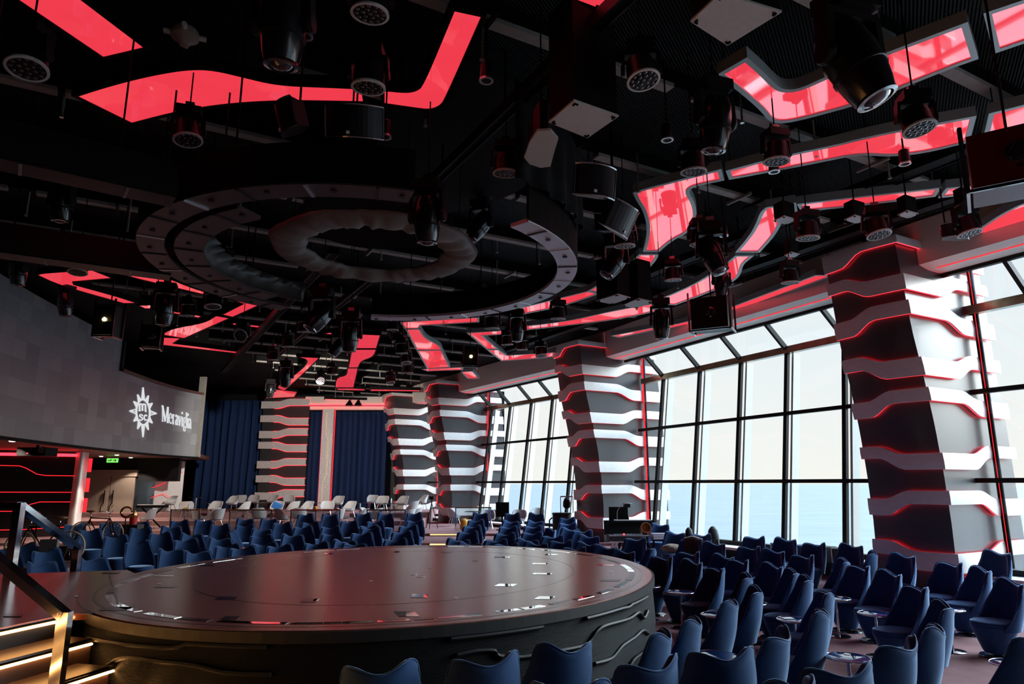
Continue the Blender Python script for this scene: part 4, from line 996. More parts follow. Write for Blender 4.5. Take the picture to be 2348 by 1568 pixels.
# loudspeakers
def speaker(px, py, D, w, h, yaw, pitch, label, curved=True, face=M_dark):
    p = atD(px, py, D); root = empty('hanging_speaker', p, label, 'loudspeaker', 'hanging loudspeakers')
    Mx = Matrix.Rotation(yaw, 3, 'Z') @ Matrix.Rotation(pitch, 3, 'X')       # front faces local -Y
    front = []; back = []
    for i in range(13):
        t = i / 12 - .5; b_ = (.22 * (1 - (2 * t) ** 2) * w) if curved else 0
        front.append([p + Mx @ V((t * w, -.22 * h - b_, zz)) for zz in (-h / 2, h / 2)]); back.append([p + Mx @ V((t * w * .55, .35 * h, zz * .8)) for zz in (-h / 2, h / 2)])
    MB().slab(front, back).build('cabinet', M_dark, root)
    g = [[q + Mx @ V((0, -.008, 0)) for q in (r_[0].lerp(r_[1], .03), r_[0].lerp(r_[1], .97))] for r_ in front]; g2 = [[q + Mx @ V((0, .004, 0)) for q in r_] for r_ in g]
    gr = MB().slab(g[1:-1], g2[1:-1]).build('grille', face, root)
    ed = MB()
    for zz in (0, 1): ed.tube([r_[zz] for r_ in front], .012, 5)
    ed.tube([front[0][0], front[0][1]], .012, 5).tube([front[-1][0], front[-1][1]], .012, 5); ed.build('edge_trim', M_darkchrome, root)
    q = front[5][0].lerp(front[5][1], .12) + Mx @ V((0, -.015, 0)); MB().obox(q, Mx @ V((.018, 0, 0)), Mx @ V((0, .004, 0)), Mx @ V((0, 0, .016))).build('badge', M_white, gr)
    rod_up(root, p + Mx @ V((0, .1, h * .4)))
speaker(815, 283, 7.5, .62, .34, .1, .35, 'wide curved black speaker below the gap of the wavy red panel')
speaker(672, 270, 6.8, .34, .30, -.9, .3, 'narrow black speaker seen edge-on below the wavy red panel')
speaker(1357, 420, 7.6, .50, .34, .35, .2, 'curved black speaker with pale edges right of the octagonal plate', True, M_mesh)
speaker(1412, 500, 8.2, .6, .34, 1.0, .5, 'curved black speaker turned sideways above the flat speaker box')
speaker(1408, 512, 10.5, .6, .28, 0, 0, 'flat black speaker box left of the vase-shaped panel', False)
speaker(2182, 535, 11.5, .52, .24, .2, -.1, 'small curved speaker at the top right of the nearest column')
p = at(1242, 342, 6.1); root = empty('hanging_speaker', p, 'octagonal grey speaker back plate hanging over the right of the ring', 'loudspeaker', 'hanging loudspeakers')
oc = [tuple(at(x, y, 6.1)[:2]) for x, y in ((1232, 301), (1262, 299), (1280, 319), (1270, 352), (1262, 382), (1240, 385), (1215, 377), (1202, 362), (1215, 325))]
if area2(oc) < 0: oc = oc[::-1]
MB().prism(oc, 6.1, 6.13).build('back_plate', M_greyplate, root); MB().prism(offset_poly(oc, -.04), 6.13, 6.5).build('cabinet', M_dark, root); rod_up(root, V((p.x, p.y, 6.5)))
# projectors and lamp boxes
def lamp_box(px, py, D, d3, yaw, label, lens_m=None, bodym=None, cat='projector'):
    p = atD(px, py, D); root = empty('hanging_projector', p, label, cat, 'hanging projector boxes'); w, dd, h = d3
    Mx = Matrix.Rotation(yaw, 3, 'Z'); f = lambda x, y, z: p + Mx @ V((x, y, z))
    MB().obox(p, Mx @ V((w / 2, 0, 0)), Mx @ V((0, dd / 2, 0)), V((0, 0, h / 2))).build('housing', bodym or M_dark, root)
    fr = MB()
    for sx_ in (-1, 1):
        fr.bar(f(sx_ * w * .56, -dd * .5, -h * .55), f(sx_ * w * .56, -dd * .5, h * .7), .03).bar(f(sx_ * w * .56, dd * .5, -h * .55), f(sx_ * w * .56, dd * .5, h * .7), .03).bar(f(sx_ * w * .56, -dd * .5, -h * .55), f(sx_ * w * .56, dd * .5, -h * .55), .03)
    fr.bar(f(-w * .56, -dd * .5, -h * .55), f(w * .56, -dd * .5, -h * .55), .03).build('cage_frame', M_darkchrome, root)
    MB().lathe([(.09, 0), (.1, -.03), (.07, -.04), (.01, -.045)] if lens_m is None else [(.035, 0), (.04, -.02), (.02, -.03)], 16, f(w * .05, -dd * .5, 0), Mx @ Matrix.Rotation(-math.pi / 2, 3, 'X').to_3x3()).build('lens', lens_m or M_lens, root, True, ang=40)
    for k in range(3): MB().obox(f(w * .2, -dd * .51, -h * .25 + k * .05), Mx @ V((w * .18, 0, 0)), Mx @ V((0, .006, 0)), V((0, 0, .008))).build('vent_slot', M_darkchrome, root)
    rod_up(root, p + V((0, 0, h / 2)))
lamp_box(250, 737, 13.5, (.34, .35, .6), .0, 'black lamp box with a bright yellow star of light in front of the video screen', M_yellow)
lamp_box(1078, 820, 18.5, (.34, .35, .5), .1, 'black lamp box with a yellow light left of the arrow-shaped red panel', M_yellow)
lamp_box(349, 773, 15.5, (.34, .4, .5), .3, 'projector box with a glass lens at the notch of the video screen')
lamp_box(1632, 722, 13.5, (.7, .5, .62), -.5, 'black projector box hanging at the soffit above the middle window bay')
lamp_box(2320, 378, 6.8, (.7, .6, .55), -.6, 'large dark red lit projector in a cage at the right edge', None, mat('dark_red_body', (.10, .006, .008), .35))
p = at(88, 1020, 3.5); root = empty('hanging_projector', p, 'black projector under the left part of the video screen', 'projector', 'hanging projector boxes')
MB().box(p + V((0, 0, -.22)), (.9, .6, .26)).build('housing', M_black, root); MB().tube([p, p + V((0, 0, -.1))], .05, 8).build('mount', M_dark, root)
MB().lathe([(.09, 0), (.1, -.1)], 14, p + V((.35, -.25, -.15)), Matrix.Rotation(R(-70), 3, 'X')).build('lens', M_darkchrome, root); MB().box(p + V((-.1, -.31, -.28)), (.04, .02, .03)).build('status_light', M_led, root)
# smoke detector and small cans
p = at(423, 95, 7.2); root = empty('smoke_detector', p, 'cream smoke detector between the two left red panels', 'smoke detector')
MB().lathe([(.13, .14), (.15, .10), (.15, .05), (.11, .02), (.08, 0), (.05, -.05), (.02, -.06)], 18, p).build('sensor_body', mat('aged_cream', (.3, .26, .2), .5), root, True, ang=40)
for k in range(4): a = k * 1.57 + .4; MB().tube([p + V((.1 * math.cos(a), .1 * math.sin(a), .08)), p + V((.22 * math.cos(a), .22 * math.sin(a), .08))], .03, 8).build('conduit_stub', M_greyplate, root)
rod_up(root, p + V((0, 0, .1)))
for i, (px, py, z) in enumerate([(1115, 184, 6.9), (1530, 320, 6.8), (883, 313, 6.6), (1775, 393, 6.9), (2075, 375, 6.9), (1660, 540, 6.9), (700, 82, 6.9), (1298, 437, 7.3)]):
    p = at(px, py, z); root = empty('hanging_spotlight', p, 'small can spotlight with a pale rim, %s from the left' % ORD[[3, 5, 2, 7, 8, 6, 1, 4][i]], 'spotlight', 'small can spotlights')
    MB().lathe([(.05, .22), (.07, .2), (.08, .0), (.07, .0)], 14, p).build('can', M_dark, root, True, ang=40); MB().lathe([(.082, .01), (.085, -.012), (.06, -.012), (.058, .005)], 14, p).build('rim', M_alu, root, True, ang=40)
    rod_up(root, p + V((0, 0, .2)))
# ---------------------------------------------------------------- round stage with its thrust
SZ = 1.07
SU, SVv = V((.2917, .9565, 0)), V((.9565, -.2917, 0))
def ell(a, k=1., z=0., da=0.):
    return SC + SU * ((4.16 * k + da) * math.cos(a)) + SVv * ((3.58 * k + da) * math.sin(a)) + V((0, 0, z))
def ell_inv(p):
    q = V((p.x, p.y, 0)) - SC; return math.atan2(q.dot(SVv) / 3.58, q.dot(SU) / 4.16)
stage = empty('round_stage', SC, 'large low round stage with a dark reddish wooden floor and ribbed black skirt', 'stage')
n = 120
circle = [ell(2 * math.pi * i / n) for i in range(n)]
cl = [(p.x, p.y) for p in circle]
if area2(cl) < 0: cl = cl[::-1]
MB().prism(cl, SZ - .06, SZ).build('stage_floor', M_floorwood, stage)
thr = [tuple(p) for p in ((-4.0, 7.1), (-4.28, 7.02), (-5.46, 2.6), (-11.5, 2.6), (-11.5, 9.0), (-7.0, 9.95), (-5.6, 10.4), (-4.6, 9.2))]
if area2(thr) < 0: thr = thr[::-1]
MB().prism(thr, SZ - .07, SZ - .004).build('thrust_floor', M_floorwood, stage)
MB().ringprism([(p.x, p.y) for p in [ell(2 * math.pi * i / n, 1, 0, .035) for i in range(n)]], [(p.x, p.y) for p in [ell(2 * math.pi * i / n, 1, 0, .002) for i in range(n)]], SZ - .10, SZ - .008).build('rim', M_rib, stage)
rows = [[ell(2 * math.pi * i / n, 1, z, d) for z, d in ((0, -.03), (.5, .03), (.97, .0))] for i in range(n)]
MB().grid(rows, closev=True).build('skirt', M_mesh, stage, True)
for a, b in (((-4.28, 7.02), (-5.46, 2.6)), ((-11.5, 9.0), (-7.0, 9.95)), ((-7.0, 9.95), (-5.6, 10.4))):
    MB().bar((*a, .5), (*b, .5), .03, 1.0).build('thrust_side', M_wall, stage)
# wavy ribs on the skirt
def zw(pairs, a):
    z = pairs[0][1]
    for (a0, z0), (a1, z1) in zip(pairs, pairs[1:]):
        if a >= a0: z = lerp(z0, z1, sstep(a0, a1, a))
    return z
def rib(px_list, w=.017):
    # each control point is a spot on the skirt given by sight line; heights follow from where it meets the skirt
    pts = []
    for x, y in px_list:
        best = None
        r = ray(x, y)
        for i in range(400):
            a = 2 * math.pi * i / 400; q = ell(a, 1, 0, .02)
            d = q.x / q.y - r.x / r.y
            if q.y < SC.y + 1.6 and (best is None or abs(d) + q.y * .004 < best[0]): best = (abs(d) + q.y * .004, a, CAMH + r.z / r.y * q.y)
        pts.append((best[1], best[2]))
    a_un = [pts[0][0]]
    for a, _ in pts[1:]:
        while a - a_un[-1] > math.pi: a -= 2 * math.pi
        while a - a_un[-1] < -math.pi: a += 2 * math.pi
        a_un.append(a)
    cc = catmull([V((a, z, 0)) for a, (_, z) in zip(a_un, pts)], 8)
    fr, bkk = [], []
    for q in cc:
        z = max(.03, min(.95, q.y)); fr.append([ell(q.x, 1, z - w, .052), ell(q.x, 1, z, .062), ell(q.x, 1, z + w, .052)]); bkk.append([p - (p - SC).normalized() * .05 for p in fr[-1]])
    MB().slab(fr, bkk).build('wave_rib', M_rib, stage, True, ang=50)
for r_ in ([(1100, 1448), (1170, 1438), (1210, 1410), (1240, 1402)], [(1345, 1386), (1362, 1388), (1380, 1402), (1400, 1400), (1420, 1395), (1440, 1388), (1452, 1365), (1470, 1345), (1480, 1338)],
           [(1040, 1462), (1100, 1455), (1160, 1445), (1185, 1435), (1210, 1412), (1232, 1406)], [(1200, 1505), (1290, 1490), (1340, 1475), (1365, 1445), (1390, 1432), (1440, 1418), (1460, 1404), (1474, 1416), (1482, 1400)],
           [(1050, 1500), (1095, 1491), (1125, 1490), (1150, 1502), (1200, 1505)], [(1360, 1520), (1400, 1508), (1425, 1480), (1450, 1462), (1470, 1445), (1482, 1452)], [(1400, 1562), (1430, 1540), (1450, 1510), (1478, 1490)],
           [(205, 1462), (250, 1470), (330, 1480), (405, 1484), (440, 1470), (470, 1456), (520, 1450), (620, 1452)], [(250, 1525), (275, 1510), (310, 1508), (380, 1516), (450, 1524), (520, 1540), (620, 1545)]): rib(r_)
# seams in the floor
def flat_ring(a0, a1, k, w, z, name, m, par, n=60):
    o = [ell(lerp(a0, a1, i / n), k, z, w / 2) for i in range(n + 1)]; i_ = [ell(lerp(a0, a1, i / n), k, z, -w / 2) for i in range(n + 1)]
    dz = V((0, 0, .003)); return MB().slab([[a, b] for a, b in zip(o, i_)], [[a - dz, b - dz] for a, b in zip(o, i_)]).build(name, m, par)
flat_ring(0, 2 * math.pi, .70, .016, SZ + .0012, 'turntable_seam', M_darktape, stage)
flat_ring(0, 2 * math.pi, .965, .02, SZ + .0012, 'edge_groove', M_darktape, stage)
random.seed(5)
k = 0; a = 0
while a < 2 * math.pi:
    w = random.uniform(.05, .22); 
    flat_ring(a, min(a + w, 2 * math.pi), .925, .085, SZ + .003, 'edge_mirror', M_mirror if k % 4 else M_darktape, stage, 4)
    a += w + random.choice((.012, .03, .05)); k += 1
for x0, y0, x1, y1 in ((252, 1318, 270, 1385),):
    p, q = at(x0, y0, SZ + .003), at(x1, y1, SZ + .003); MB().bar(p, q, .02, .006).build('floor_seam', M_darktape, stage)
def mark(x, y, w, h, sk, m, name):
    q = [at(x - w / 2 + sk, y - h / 2, SZ + .003), at(x + w / 2 + sk * .3, y - h / 2 + .6, SZ + .003), at(x + w / 2 - sk, y + h / 2, SZ + .003), at(x - w / 2 - sk * .4, y + h / 2 - .5, SZ + .003)]
    MB().prism([(p.x, p.y) for p in q], SZ + .0004, SZ + .003).build(name, m, stage)
for x, y, w, h, sk, t in ((375, 1320, 48, 3, 2, 0), (365, 1338, 10, 2.5, 0, 1), (380, 1345, 50, 4, 6, 2), (255, 1312, 40, 4, 6, 2), (475, 1296, 40, 4, 5, 2), (520, 1371, 48, 8, 6, 2), (30, 1410, 44, 6, 3, 2), (270, 1395, 70, 9, 20, 2), (755, 1269, 22, 3, 3, 0), (780, 1257, 24, 3, 3, 2),
        (910, 1265, 12, 4, 2, 0), (1025, 1266, 26, 2.5, 2, 2), (1150, 1277, 38, 3, 4, 0), (1090, 1285, 12, 2.5, 1, 2), (1238, 1292, 36, 3.5, 3, 0), (1244, 1315, 46, 4, 4, 0), (1160, 1341, 48, 6, 8, 0), (1388, 1295, 40, 3, 3, 0), (1402, 1311, 12, 2.5, 1, 1), (1400, 1330, 46, 5, 4, 2), (1250, 1370, 44, 7, 9, 0),
        (962, 1366, 40, 8, 4, 0), (1045, 1370, 10, 3, 1, 1), (710, 1376, 36, 9, 6, 2), (725, 1375, 14, 6, 3, 0), (932, 1407, 42, 12, -9, 0), (985, 1301, 9, 2, 0, 1), (965, 1322, 18, 2, 2, 1), (948, 1317, 14, 2, 3, 1), (850, 1331, 8, 2, 1, 1), (175, 1366, 8, 4, 1, 1), (530, 1416, 40, 8, 8, 2), (790, 1250.6, 26, 2, 1, 0), (1265, 1271, 30, 3, 2, 0), (200, 1405, 30, 5, 8, 2)):
    mark(x, y, w, h, sk, (M_mirror, M_tape, M_darktape)[t], ('mirror_inlay', 'tape_mark', 'dark_inlay')[t])

# ---------------------------------------------------------------- lit stairs at the left and their rails
UX, UY = V((.966, -.259, 0)), V((.259, .966, 0))          # downhill, along the step
corner = V((-4.27, 7.02, 0))
stairs = empty('lit_stairs', corner + UX * .7 - UY * 1.5, 'short dark stairs with glowing amber nosings leading up to the stage at lower left', 'stairs')
for k in range(5):
    zt = SZ - .19 * (k + 1); x0 = .36 * k
    ln1 = .28 + .02 * k - (.0 if k else 0)
    if zt < .04: break
    a = corner + UX * (x0 + .20) + UY * (-.10 - .13 * k); b = corner + UX * (x0 + .18) - UY * 5.5
    m_ = (a + b) / 2; L = (a - b).length
    MB().obox(m_ + V((0, 0, zt / 2)), UX * .18, UY * L / 2, V((0, 0, zt / 2))).build('step', M_tread, stairs)
for k in range(5):
    z = SZ - .19 * k - .05; x0 = .36 * k
    if z < .1: break
    a = corner + UX * (x0 + .024) + UY * (-.02 - .085 * k) + V((0, 0, z)); b = a - UY * 5.4
    st = MB().bar(a + V((0, 0, .03)), b + V((0, 0, .03)), .03, .02).build('step_nosing', M_darkchrome, stairs)
    MB().tube([a, b], .012, 5).build('amber_strip', M_amber, st)
def sq_rail(root, pts, w, names):
    for (a, b), nm in zip(zip(pts, pts[1:]), names): MB().bar(a, b, w, w * .8, up=(0, 0, 1)).build(nm, M_chrome, root)
pt = at(149, 1412, 1.3); up = V((-.85, .22, .47)).normalized()
root = empty('stair_handrail', (pt.x, pt.y, .0), 'near square chrome handrail of the lit stairs, sloping up out of the left edge', 'handrail', 'chrome stair handrails')
sq_rail(root, [pt + V((0, 0, .0)), pt + up * 1.9, pt + up * 1.9 + V((-.6, .16, 0))], .085, ['rail', 'rail'])
MB().bar((pt.x, pt.y, pt.z + .03), (pt.x, pt.y, .31), .085, .07, up=(0, 1, 0)).build('post', M_chrome, root)
q2 = pt + up * 1.9; MB().bar((q2.x, q2.y, q2.z), (q2.x, q2.y, SZ), .085, .07, up=(0, 1, 0)).build('post', M_chrome, root)
pA, pB = at(45, 1158, 2.02), at(178, 1256, 1.3); pA0 = at(-60, 1158, 2.02)
root = empty('stair_handrail', (pA.x, pA.y, SZ), 'far square chrome handrail on the far side of the stage thrust', 'handrail', 'chrome stair handrails')
sq_rail(root, [pA0, pA, pB], .1, ['rail', 'rail'])
for p, zb in ((pA, SZ), (pA0, SZ), (pB, 0)): MB().bar((p.x, p.y, p.z + .03), (p.x, p.y, zb), .1, .1, up=(0, 1, 0)).build('post', M_chrome, root)

# aisle steps with small lights
for i, (Y, z) in enumerate(((25.2, .18), (28.5, .28))):
    xa, xb = atY(986, 1240, Y).x, atY(1047, 1240, Y).x
    root = empty('aisle_step_light', ((xa + xb) / 2, Y - .03, z - .06), 'row of tiny warm lights on the %s aisle step beyond the stage' % ('nearer' if i == 0 else 'farther'), 'step light', 'aisle step lights')
    MB().bar((xa, Y - .02, z), (xb, Y - .02, z), .03, .08).build('channel', M_darkchrome, root)
    g = MB()
    for k in range(22): g.box((lerp(xa, xb, (k + .5) / 22), Y - .045, z), (.04, .02, .045))
    g.build('lamp_row', M_amber2, root)
# ---------------------------------------------------------------- velvet swivel tub chairs
def make_tub(hr):
    root = empty('tub_chair', (0, 0, 0))
    MB().lathe([(.235, 0), (.24, .008), (.235, .018), (.06, .026), (.06, .06)], 28).build('base_disc', M_darkchrome, root, True, ang=40)
    MB().lathe([(.15, .05), (.17, .08), (.215, .2), (.265, .34), (.285, .40), (.27, .415)], 28, (0, .02, 0)).build('body', M_velvet, root, True, ang=50)
    MB().lathe([(.268, .40), (.28, .42), (.277, .445), (.245, .462), (.14, .472), (.02, .474)], 28, (0, .02, 0)).build('seat', M_velvet, root, True)
    NU, NT = 25, 14
    s_ = 1 if hr else -1
    def top(u):                          # u -1..1 across the back; high wing at s_
        v = u * s_
        z = .935 + .07 * math.exp(-((v - .64) / .34) ** 2) + .03 * math.exp(-((v + .64) / .34) ** 2) - .02 * math.exp(-((v - .02) / .3) ** 2)
        k = max(0, (abs(u) - .78) / .22); return z - .10 * k ** 2.2
    def pt(u, t, off):
        zt = top(u); z = .36 + (zt - .36) * t
        th = u * R(lerp(102, 68, t ** .75))
        r = .292 + .03 * math.sin(math.pi * min(1, t * 1.1)) + off
        lean = -.13 * t ** 1.3 + .02
        return V((r * math.sin(th) * (1 + .02 * t), -r * math.cos(th) * .93 + lean, z))
    us = [-1 + 2 * i / (NU - 1) for i in range(NU)]
    rows = []
    for u in us:
        e = (1 - abs(u) ** 6) ** .5 if abs(u) < 1 else 0.
        h = .036 * max(.35, e); col = []
        for j in range(NT): col.append(pt(u, j / (NT - 1) * .97, h))
        col.append(pt(u, .995, h * .6)); col.append(pt(u, 1.0, -.0)); col.append(pt(u, .995, -h * .6))
        for j in range(NT - 1, -1, -1): col.append(pt(u, j / (NT - 1) * .97, -h))
        rows.append(col)
    m_ = MB().grid(rows)
    nn = len(rows[0]); m_.f += [tuple(range(nn))[::-1], tuple((NU - 1) * nn + k for k in range(nn))]
    b = m_.build('backrest', M_velvet, root, True, ang=70)
    e = [pt(-1, t, .012) for t in (.02, .2, .4, .6, .8, .93)] + [pt(u, 1.0, .02) + V((0, 0, .004)) for u in us] + [pt(1, t, .012) for t in (.93, .8, .6, .4, .2, .02)]
    MB().tube(e, .008, 5).build('piping', M_velvet2, b, True)
    return root
tubs = [make_tub(True), make_tub(False)]
T_t = [tree_of(o) for o in tubs]; t_used = [False, False]
CH = {'A': [], 'B': [], 'C': [], 'D': []}
def C(block, s):
    for w in s.split():
        q = w.split(','); CH[block].append((float(q[0]), float(q[1]), q[2], float(q[3]) if len(q) > 3 else 0.))
# x and height of the top edge in the photograph, higher wing, extra turn in degrees
C('A', '171,1199,R 205,1212,R 251,1196,R 320,1193,L 322,1207,R 392,1204,L 412,1191,R 264,1226,R 367,1219,R 314,1239,R 425,1234,R 439,1221,L 390,1256,L 450,1261,L 208,1276,L 50,1245,R 103,1258,R 85,1287,L 8,1252,R 5,1296,R '
  '466,1190,L 504,1200,R 562,1187,L 561,1201,R 617,1187,L 647,1196,R 700,1183,R 712,1195,R 756,1183,L 801,1192,R 833,1181,R 861,1193,R 504,1231,L 532,1216,R,60 597,1211,L 602,1224,R 695,1205,R 758,1205,R 761,1220,R 847,1204,R 667,1224,L 830,1219,R '
  '522,1248,R 555,1251,R 606,1243,R 638,1248,R 726,1241,R 790,1236,L 812,1243,L 884,1181,L 850,1206,R 950,1180,R 952,1191,R 937,1203,R 922,1216,R 907,1233,R')
C('B', '1102,1180,L 1092,1190,R 1083,1203,R 1073,1216,R 1052,1233,L 1078,1241,L 1175,1181,R 1172,1192,L 1169,1204,R 1164,1219,R 1140,1234,R 1170,1243,R 1230,1181,L 1228,1192,L 1221,1204,R 1216,1219,R 1209,1234,L 1230,1242,L 1267,1211,L,-50 1269,1226,R 1287,1240,R '
  '1302,1185,R 1303,1197,R 1311,1210,L 1335,1213,R 1352,1225,L 1320,1252,R 1345,1241,L 1392,1250,L')
C('C', '1515,1199,L 1550,1218,L 1609,1222,R 1459,1231,R 1587,1234,R 1641,1241,L 1434,1259,L 1496,1256,R,-45 1587,1265,R 1524,1274,R 1732,1228,R 1722,1251,R 1664,1273,L 1590,1282,L 1715,1286,R 1652,1303,R 1707,1314,L,-18 1804,1232,L 1777,1258,L 1871,1243,R 1852,1272,R 1760,1290,L 1816,1305,L,-15 1848,1319,L,-15 '
  '1930,1280,L,-32 1955,1246,L 2002,1264,R,-50 1896,1355,R,2 1676,1373,L,2 1735,1347,L,0 1884,1396,L,4 1990,1300,R 2030,1304,L 2075,1268,L 2188,1289,R 2250,1299,L,-15 2310,1259,L 2325,1328,L 2107,1342,R,6 2166,1381,L,0')
C('D', '1590,1415,L,22 1520,1442,L,30 1788,1446,R,8 1662,1485,R,-32 1490,1519,R,-5 1833,1544,L,0 1925,1530,R,-32 2143,1441,L,0 2075,1460,R,-18 872,1517,R 1122,1497,R 1300,1474,L 1316,1549,R,-30 2360,1455,L,-20')
chairs = []
for blk, lst in CH.items():
    for x, y, hi, turn in lst:
        zt = 1.0
        p = at(x, y, zt)
        if p.y > 16:
            for _ in range(8): p = at(x, y, zt + floor_z(min(p.y, 25.1)))
        chairs.append([blk, x, y, hi, turn, V((p.x, p.y, 0))])
# the seat stands in front of its leaning back; then neighbours keep their distance
for c in chairs:
    p = c[5]; f = (SC - p).normalized(); ca, sa = math.cos(R(c[4])), math.sin(R(c[4])); f = V((f.x * ca - f.y * sa, f.x * sa + f.y * ca, 0)); c.append(f); c[5] = p + f * .33
def in_ell(p, m):
    q = V((p.x, p.y, 0)) - SC; return math.hypot(q.dot(SU) / (4.16 + m), q.dot(SVv) / (3.58 + m))
for it in range(60):
    for i in range(len(chairs)):
        a = chairs[i]
        for P_ in (colA, colB, colC):
            q_ = a[5] - P_; n_, w_ = q_.dot(N2), q_.dot(W2)
            if .2 < n_ < 4.2 and -.55 < w_ < 2.2: a[5] = a[5] - W2 * (w_ + .56)
        a[5].x = min(a[5].x, edge_x(a[5].y, 1.45) - .62)
        k = in_ell(a[5], .42)
        if k < 1: a[5] = SC + (a[5] - SC) * (1.002 / k)
        for j in range(i + 1, len(chairs)):
            b = chairs[j]; d = b[5] - a[5]; L = d.length
            if L < .74:
                # slide mainly along the line of sight, so that each stays under its place in the photograph
                far, near = (b, a) if b[5].y + b[5].x * .2 > a[5].y + a[5].x * .2 else (a, b)
                s1 = far[5].normalized(); s2 = near[5].normalized(); m_ = (.74 - L) * .3 + .004
                far[5] = far[5] + s1 * m_; near[5] = near[5] - s2 * m_ * .6
                dd = (d.normalized() if L > 1e-3 else V((1, 0, 0))) * (.74 - L) * .15
                a[5] = a[5] - dd; b[5] = b[5] + dd
BN = {'A': ('left bank behind stage', 6), 'B': ('middle bank right of aisle', 5), 'C': ('bank beside the windows', 6), 'D': ('nearest bank', 2)}
for blk in CH:
    cs = sorted([c for c in chairs if c[0] == blk], key=lambda c: c[2]); nr = BN[blk][1]; per = math.ceil(len(cs) / nr)
    for r_ in range(nr):
        row = sorted(cs[r_ * per:(r_ + 1) * per], key=lambda c: c[1])
        for i, c in enumerate(row):
            _, x, y, hi, turn, p, f = c
            view = V((p.x, p.y, 0)).normalized()
            hr = (hi == 'R') == (f.dot(view) > 0)
            k = 0 if hr else 1
            lab = 'navy tub chair, %s wing higher, %s from left, %s row, %s' % ('right' if hi == 'R' else 'left', ORD[i + 1], ORD[r_ + 1], BN[blk][0])
            place_copy(T_t[k], not t_used[k], (p.x, p.y, floor_z(p.y)), math.atan2(-f.x, f.y), lab, 'chair', 'navy velvet tub chairs'); t_used[k] = True

# ---------------------------------------------------------------- small round side tables among the chairs
def make_side(top_m):
    root = empty('side_table', (0, 0, 0))
    MB().lathe([(.17, 0), (.175, .008), (.16, .016), (.02, .022)], 24).build('base_disc', M_darkchrome, root, True, ang=40)
    MB().tube([(0, 0, .015), (0, 0, .545)], .018, 10).build('pole', M_chrome, root, True, ang=40)
    MB().lathe([(.205, .545), (.212, .55), (.212, .562), (.205, .565)], 32).build('table_top', top_m, root, True, ang=40)
    MB().tube([V((.216 * math.cos(2 * math.pi * i / 32), .216 * math.sin(2 * math.pi * i / 32), .557)) for i in range(32)], .009, 6, closed=True).build('rim', M_chrome, root, True)
    MB().lathe([(.035, .5655), (.035, .568), (.01, .5682)], 12, (.1, .05, 0)).build('inlay', M_pale, root)
    return root
T_s = tree_of(make_side(M_tabletop)); first = True
tabs = []
for i, (x, y) in enumerate([(1535, 1343), (1593, 1364), (1645, 1409), (1822, 1421), (1774, 1375), (1793, 1331), (1814, 1296), (1937, 1366), (1956, 1320), (2020, 1411), (2230, 1401), (2084, 1355), (2297, 1350), (2328, 1522), (2010, 1523), (1640, 1502), (1484, 1328)]):
    p = at(x, y, .56); p = V((p.x, p.y, 0))
    for it in range(30):
        for c in chairs:
            d = p - c[5]
            if d.length < .54: p = p + (p - c[5]).normalized() * (.55 - d.length) * .5 + p.normalized() * .003
        for q in tabs:
            d = p - q
            if d.length < .5: p = p + d.normalized() * .02
    tabs.append(p)
order = sorted(range(len(tabs)), key=lambda i: tabs[i].x / tabs[i].y)
for r_, i in enumerate(order):
    p = tabs[i]
    place_copy(T_s, first, (p.x, p.y, 0), r_ * .7, 'round side table with blue top and chrome rim, %s from left among the seats' % ORD[r_ + 1], 'side table', 'side tables among the tub chairs'); first = False
o = MB().obox(tabs[3] + V((-.08, .02, .572)), (.07, .01, 0), (-.01, .05, 0), (0, 0, .004)).build('paper_card', M_white); tag(o, 'white card lying on a blue side table right of the stage', 'card')

# ---------------------------------------------------------------- terrace with grey chairs beyond
def terr(Y): return .42 if Y < 32 else (.62 if Y < 35.5 else .82)
for i, (ya, yb, z) in enumerate(((28.6, 32, .42), (32, 35.5, .62), (35.5, 44.4, .82))):
    struct(MB().prism([(-25.4, ya), (-4.3, ya), (-4.3, yb), (-25.4, yb)], .0, z).build('floor_terrace_%d' % (i + 1), M_carpet))
def make_grey(inner):
    root = empty('shell_chair', (0, 0, 0))
    NU = 17
    def topz(u): return .52 + .31 * sstep(1.0, .35, abs(u)) + .02 * u
    def pt(u, t, off):
        th = u * R(118); r = .27 + .05 * t + off; z = .40 + (topz(u) - .40) * t
        return V((r * math.sin(th), -r * math.cos(th) * .95 - .06 * t, z))
    us = [-1 + 2 * i / (NU - 1) for i in range(NU)]
    f = [[pt(u, j / 5, .018) for j in range(6)] for u in us]; b = [[pt(u, j / 5, -.018) for j in range(6)] for u in us]
    MB().slab(f, b).build('shell', M_greychair, root, True, ang=50)
    MB().lathe([(.2, .36), (.275, .41), (.27, .46), (.1, .475)], 18).build('seat', inner, root, True, ang=50)
    for sx_ in (-1, 1):
        for sy_ in (-1, 1): MB().tube([(sx_ * .15, sy_ * .15, .38), (sx_ * .24, sy_ * .24, 0)], .014, 6).build('leg', M_chrome, root)
    return root
T_g = [tree_of(make_grey(M_greyin)), tree_of(make_grey(M_wood))]; g_used = [False, False]
GC = [(362, 29.6, 90), (410, 37, 150), (448, 34, 20), (480, 29.9, -60), (511, 34, 170), (515, 29.7, 60), (548, 37, 160), (567, 40, 30), (574, 34, 80), (595, 40, 180), (637, 40, 150), (649, 34, 175), (668, 34.3, 60), (676, 40, 200), (664, 29.8, -50), (502, 31.0, 100),
      (715, 34, 150), (762, 34, 190), (784, 37, 160), (810, 34, 150), (783, 29.8, 70), (799, 30.9, -80), (836, 29.8, 80), (856, 30.6, 60), (862, 40, 180), (884, 37, 170), (928, 36.8, 150), (950, 34.6, 60), (972, 40, 120), (853, 31.2, -100), (940, 29.6, 60), (955, 30.6, 80), (700, 31, 20), (612, 31, 0)]
occ = []
